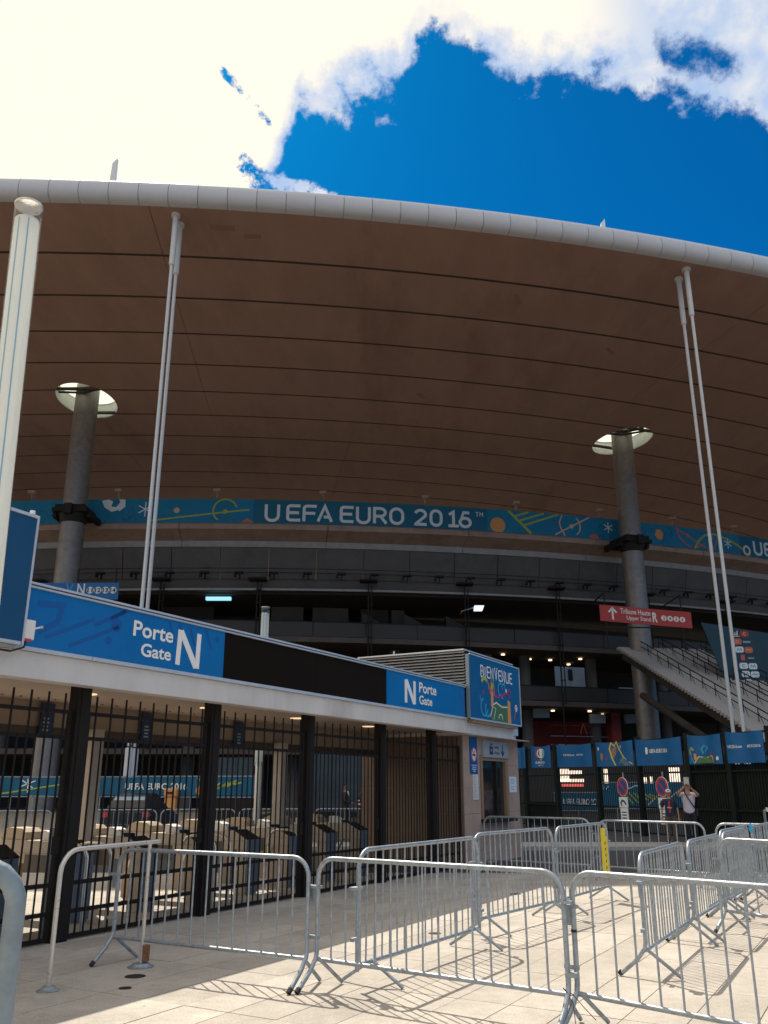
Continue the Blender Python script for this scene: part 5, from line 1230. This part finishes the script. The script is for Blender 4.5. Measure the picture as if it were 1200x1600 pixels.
# inner barriers far behind the gate
for i, (a, b_) in enumerate((((-8.7,26),(-6.6,26.4)),((-6.5,26.5),(-4.4,26.9)),((-4.3,27),(-2.2,27.3)),((-2.1,27.4),(0.0,27.6)),((-11.3,24.6),(-9.2,25.2)))):
    barrier(a, b_, 1.1, 'loop', 'crowd barrier behind the turnstiles, ' + ['in front of the black car','just right of the black car','left of the two stewards','in front of the two stewards','at the left edge inside the gates'][i], nb=15, hooks=(False,False))
# street bins and the dark box in the gate bay
bx_ = thing('gate_motor', 'dark upright gate motor box just inside the first wide post', 'box', tuple(gate_pt(.52,.45)), GROT)
obj('motor_case', MB().box(-.11,.11,-.1,.1,.0,1.22), 'turn_front', bx_, bevel=.012)
obj('antenna', MB().tube([(0,0,1.22),(0,0,1.55)],.006,5), 'steel_pale', bx_)

# ------------------------------------------------------------------ people
def skin_mesh(name, verts, edges, radii, m, parent, sub=2, root=0):
    me = bpy.data.meshes.new(name); me.from_pydata(verts, edges, []); me.update()
    o = bpy.data.objects.new(name, me); COL.objects.link(o)
    o.modifiers.new('skin', 'SKIN')
    for i, r in enumerate(radii):
        me.skin_vertices[0].data[i].radius = r if isinstance(r, tuple) else (r, r)
        me.skin_vertices[0].data[i].use_root = (i == root)
    s = o.modifiers.new('sub', 'SUBSURF'); s.levels = sub; s.render_levels = sub
    dg = bpy.context.evaluated_depsgraph_get(); n = bpy.data.meshes.new_from_object(o.evaluated_get(dg))
    o.modifiers.clear(); o.data = n; n.materials.clear(); n.materials.append(MATS[m]); n.shade_smooth()
    o.parent = parent; return o
def ellipsoid(c, r, seg=16, rings=10, z0=-90, z1=90):
    vs = []; 
    for i in range(rings+1):
        a = R(z0+(z1-z0)*i/rings)
        for k in range(seg):
            b_ = 2*math.pi*k/seg; vs.append((c[0]+r[0]*math.cos(a)*math.cos(b_), c[1]+r[1]*math.cos(a)*math.sin(b_), c[2]+r[2]*math.sin(a)))
    fs = [(i*seg+k, i*seg+(k+1)%seg, (i+1)*seg+(k+1)%seg, (i+1)*seg+k) for i in range(rings) for k in range(seg)]
    return MB().add(vs, fs + [tuple(reversed(range(seg))), tuple(range(rings*seg,(rings+1)*seg))])
def person(loc, rot, H, label, arms, top, legs, skin='skin', hairm='hair', sleeve=0.45, head_turn=0, hipw=.095, build=1.0, shorts=False):
    """arms: ((elbow, wrist), (elbow, wrist)) for the person's right (x<0) and left (x>0), front is -y; metres at H = 1.75"""
    k = H/1.75
    t = thing('person', label, 'person', loc, rot)
    S = lambda p: (p[0]*k, p[1]*k, p[2]*k)
    V = []; E_ = []; Rd = []
    def v(p, r, prev=None):
        V.append(S(p)); Rd.append((r[0]*k*build, r[1]*k*build) if isinstance(r, tuple) else r*k*build)
        if prev is not None: E_.append((prev, len(V)-1))
        return len(V)-1
    pel = v((0,0,.95), (.125,.09)); wa = v((0,0,1.12), (.12,.085), pel); ch = v((0,0,1.32), (.16,.105), wa); nb = v((0,.01,1.45), (.085,.07), ch)
    nk = v((0,0,1.53), .060, nb); hd0 = v((0,-.01,1.60), (.078,.088), nk); hd1 = v((0,-.012,1.68), (.092,.112), hd0); hd2 = v((0,0,1.745), (.070,.082), hd1)
    hands = []
    for sgn, (el_, wr) in zip((-1, 1), arms):
        sh = v((sgn*.175,0,1.41), .055, ch); e = v(el_, .040, sh); w_ = v(wr, .027, e)
        dv = (Vector(wr)-Vector(el_)).normalized(); pm = Vector(wr)+dv*.06
        p_ = v(tuple(pm), (.036,.018), w_); hands.append((pm, dv, p_))
        side = dv.cross(Vector((0,1,0))); side = side.normalized() if side.length > .1 else Vector((1,0,0))
        curl = Vector((0,-1,0)) if dv.z > 0 else Vector((-sgn*.6,-.5,0))
        for q, ln in zip((-.027,-.009,.009,.027), (.06,.075,.07,.055)):
            a = pm + side*q + dv*.035
            f0 = v(tuple(a), .009, p_); f1 = v(tuple(a+dv*ln*.5+curl*.008), .0085, f0); v(tuple(a+dv*ln*.85+curl*.03), .007, f1)
        th_ = v(tuple(pm+side*(.035*(-sgn))+dv*.0), .011, p_); v(tuple(pm+side*(.055*(-sgn))+dv*.035+curl*.015), .009, th_)
    for sgn in (-1, 1):
        hp_ = v((sgn*hipw,0,.88), .085, pel); kn = v((sgn*(hipw+.01),-.015,.49), .058, hp_); an = v((sgn*(hipw+.015),.02,.09), .037, kn); v((sgn*(hipw+.03),-.14,.035), (.038,.025), an)
    body = skin_mesh('body', V, E_, Rd, skin, t)
    # face: nose, eyes, mouth, ears
    fc_ = MB().add([S(p) for p in ((-.014,-.088,1.635),(.014,-.088,1.635),(0,-.112,1.64),(0,-.090,1.675))], [(0,1,2),(0,2,3),(1,3,2),(0,3,1)])
    obj('nose', fc_, skin, t)
    for sgn in (-1,1):
        obj('eye', ellipsoid(S((sgn*.028,-.085,1.672)), (.010*k,.006*k,.006*k), 8, 6), 'black', t)
        obj('ear', ellipsoid(S((sgn*.078,.0,1.655)), (.012*k,.02*k,.03*k), 8, 6), skin, t)
    obj('mouth', MB().box(-.02*k,.02*k,-.094*k,-.08*k,1.603*k,1.612*k), 'coral', t)
    obj('hair', ellipsoid(S((0,.012,1.69)), (.088*k,.103*k,.090*k), 16, 8, -10, 90), hairm, t, True)
    # shirt
    V2=[]; E2=[]; R2=[]
    def v2(p, r, prev=None):
        V2.append(S(p)); R2.append((r[0]*k*build, r[1]*k*build) if isinstance(r, tuple) else r*k*build)
        if prev is not None: E2.append((prev, len(V2)-1))
        return len(V2)-1
    a0 = v2((0,0,.80), (.185,.145)); a1 = v2((0,0,.98), (.178,.135), a0); a1 = v2((0,0,1.14), (.165,.128), a1); a2 = v2((0,0,1.32), (.195,.135), a1); a3 = v2((0,.01,1.455), (.09,.08), a2)
    for sgn, (el_, wr) in zip((-1,1), arms):
        s_ = v2((sgn*.18,0,1.405), .070, a2); mid = Vector((sgn*.175,0,1.41)).lerp(Vector(el_), min(1, sleeve*2))
        m_ = v2(tuple(mid), .058, s_)
        if sleeve > .5: v2(tuple(Vector(el_).lerp(Vector(wr), (sleeve-.5)*2)), .042, m_)
    skin_mesh('shirt', V2, E2, R2, top, t)
    V3=[]; E3=[]; R3=[]
    def v3(p, r, prev=None):
        V3.append(S(p)); R3.append((r[0]*k*build, r[1]*k*build) if isinstance(r, tuple) else r*k*build)
        if prev is not None: E3.append((prev, len(V3)-1))
        return len(V3)-1
    c0 = v3((0,0,1.02), (.145,.11)); c0 = v3((0,0,.95), (.16,.125), c0)
    for sgn in (-1,1):
        h_ = v3((sgn*hipw,0,.86), .115, c0); k_ = v3((sgn*(hipw+.01),-.012,.50), .092, h_)
        if not shorts: v3((sgn*(hipw+.015),.015,.10), .075, k_)
    skin_mesh('shorts' if shorts else 'trousers', V3, E3, R3, legs, t)
    for sgn in (-1,1):
        obj('shoe', ellipsoid(S((sgn*(hipw+.03),-.06,.045)), (.05*k,.14*k,.05*k), 12, 8), 'black', t, True)
    return t, k
man, k = person((9.05, 26.9, 0.11), R(-18), 1.74, 'person in a pale lilac t-shirt with a dark cross strap holding up a phone', (((-.30,-.24,1.38),(-.09,-.42,1.60)), ((.30,-.24,1.38),(.07,-.42,1.60))), 'shirt_white', 'trousers')
obj('shoulder_strap', MB().tube([(-.09,-.05,1.47),(-.07,-.135,1.40),(.02,-.15,1.25),(.12,-.14,1.08),(.185,-.08,.97),(.20,.02,.93)], .018, 6), 'black', man)
obj('shoulder_bag', MB().box(.17,.25,-.05,.13,.78,.98), 'black', man, bevel=.02)
ph = thing('phone', 'pale phone held up in front of the face by the person in the lilac shirt', 'phone', tuple(Vector((9.05,26.9,.11))+Matrix.Rotation(R(-18),3,'Z')@Vector((-.01,-.50,1.77))), R(-18))
obj('phone_case', MB().box(-.075,.075,-.008,.008,-.105,.105), 'phone', ph, bevel=.006)
obj('phone_camera', MB().box(.04,.06,-.0105,-.0085,.07,.09), 'black', ph)
boy, k = person((8.42, 26.75, 0.11), R(-16), 1.52, 'shorter person in a cap and navy shirt with a red stripe and long dark shorts', (((-.25,.03,1.14),(-.27,-.03,.90)), ((.25,.03,1.14),(.27,-.03,.90))), 'shirt_navy', 'khaki', build=.95)
obj('cap', ellipsoid((0,.01*k,1.695*k), (.092*k,.105*k,.085*k), 16, 8, 0, 90).add([(p[0]*k,p[1]*k,p[2]*k) for p in ((-.07,-.08,1.69),(.07,-.08,1.69),(.055,-.18,1.675),(-.055,-.18,1.675),(-.07,-.08,1.70),(.07,-.08,1.70),(.055,-.18,1.685),(-.055,-.18,1.685))], [(0,1,2,3),(4,5,6,7),(0,1,5,4),(1,2,6,5),(2,3,7,6),(3,0,4,7)]), 'white_matt', boy)
obj('cap_patch', MB().box(-.03*k,.03*k,-.105*k,-.09*k,1.71*k,1.75*k), 'red', boy)
obj('shirt_stripe', MB().box(-.03*k,.03*k,-.136*k,-.10*k,1.02*k,1.40*k), 'red', boy)
text_obj('chest_print', 'fly', .16*k, .05*k, 0, 1.15*k, lambda u,v,w: (u, -.139*k-w, v), 'white', boy, .02, .002, 'C')
s1, k = person((-1.42, 33.0, 0), R(80), 1.84, 'person in a dark suit and white collar standing behind the turnstiles', (((-.24,-.02,1.16),(-.16,-.24,1.10)), ((.24,-.02,1.16),(.16,-.24,1.10))), 'black', 'black', skin='skin2', sleeve=.95)
obj('shirt_collar', MB().tube([(-.05,-.09*k,1.48*k),(0,-.125*k,1.36*k),(.05,-.09*k,1.48*k)], .018, 6), 'white', s1)
s2, k = person((-0.80, 33.0, 0), R(75), 1.78, 'person in an orange safety vest behind the turnstiles', (((-.24,-.05,1.16),(-.12,-.28,1.05)), ((.24,-.05,1.16),(.12,-.28,1.05))), 'black', 'black', skin='skin2', sleeve=.95)
V_ = [(0,0,.92),(0,0,1.12),(0,0,1.33),(0,.01,1.44)]
skin_mesh('safety_vest', [tuple(c*k for c in p) for p in V_], [(0,1),(1,2),(2,3)], [(.185*k,.142*k),(.172*k,.135*k),(.185*k,.142*k),(.10*k,.09*k)], 'hivis', s2)
for z in (1.08, 1.2): obj('reflective_band', MB().lathe([(.17*k,z*k),(.178*k,z*k+.005),(.178*k,z*k+.04),(.17*k,z*k+.045)], seg=20), 'white', s2, True)
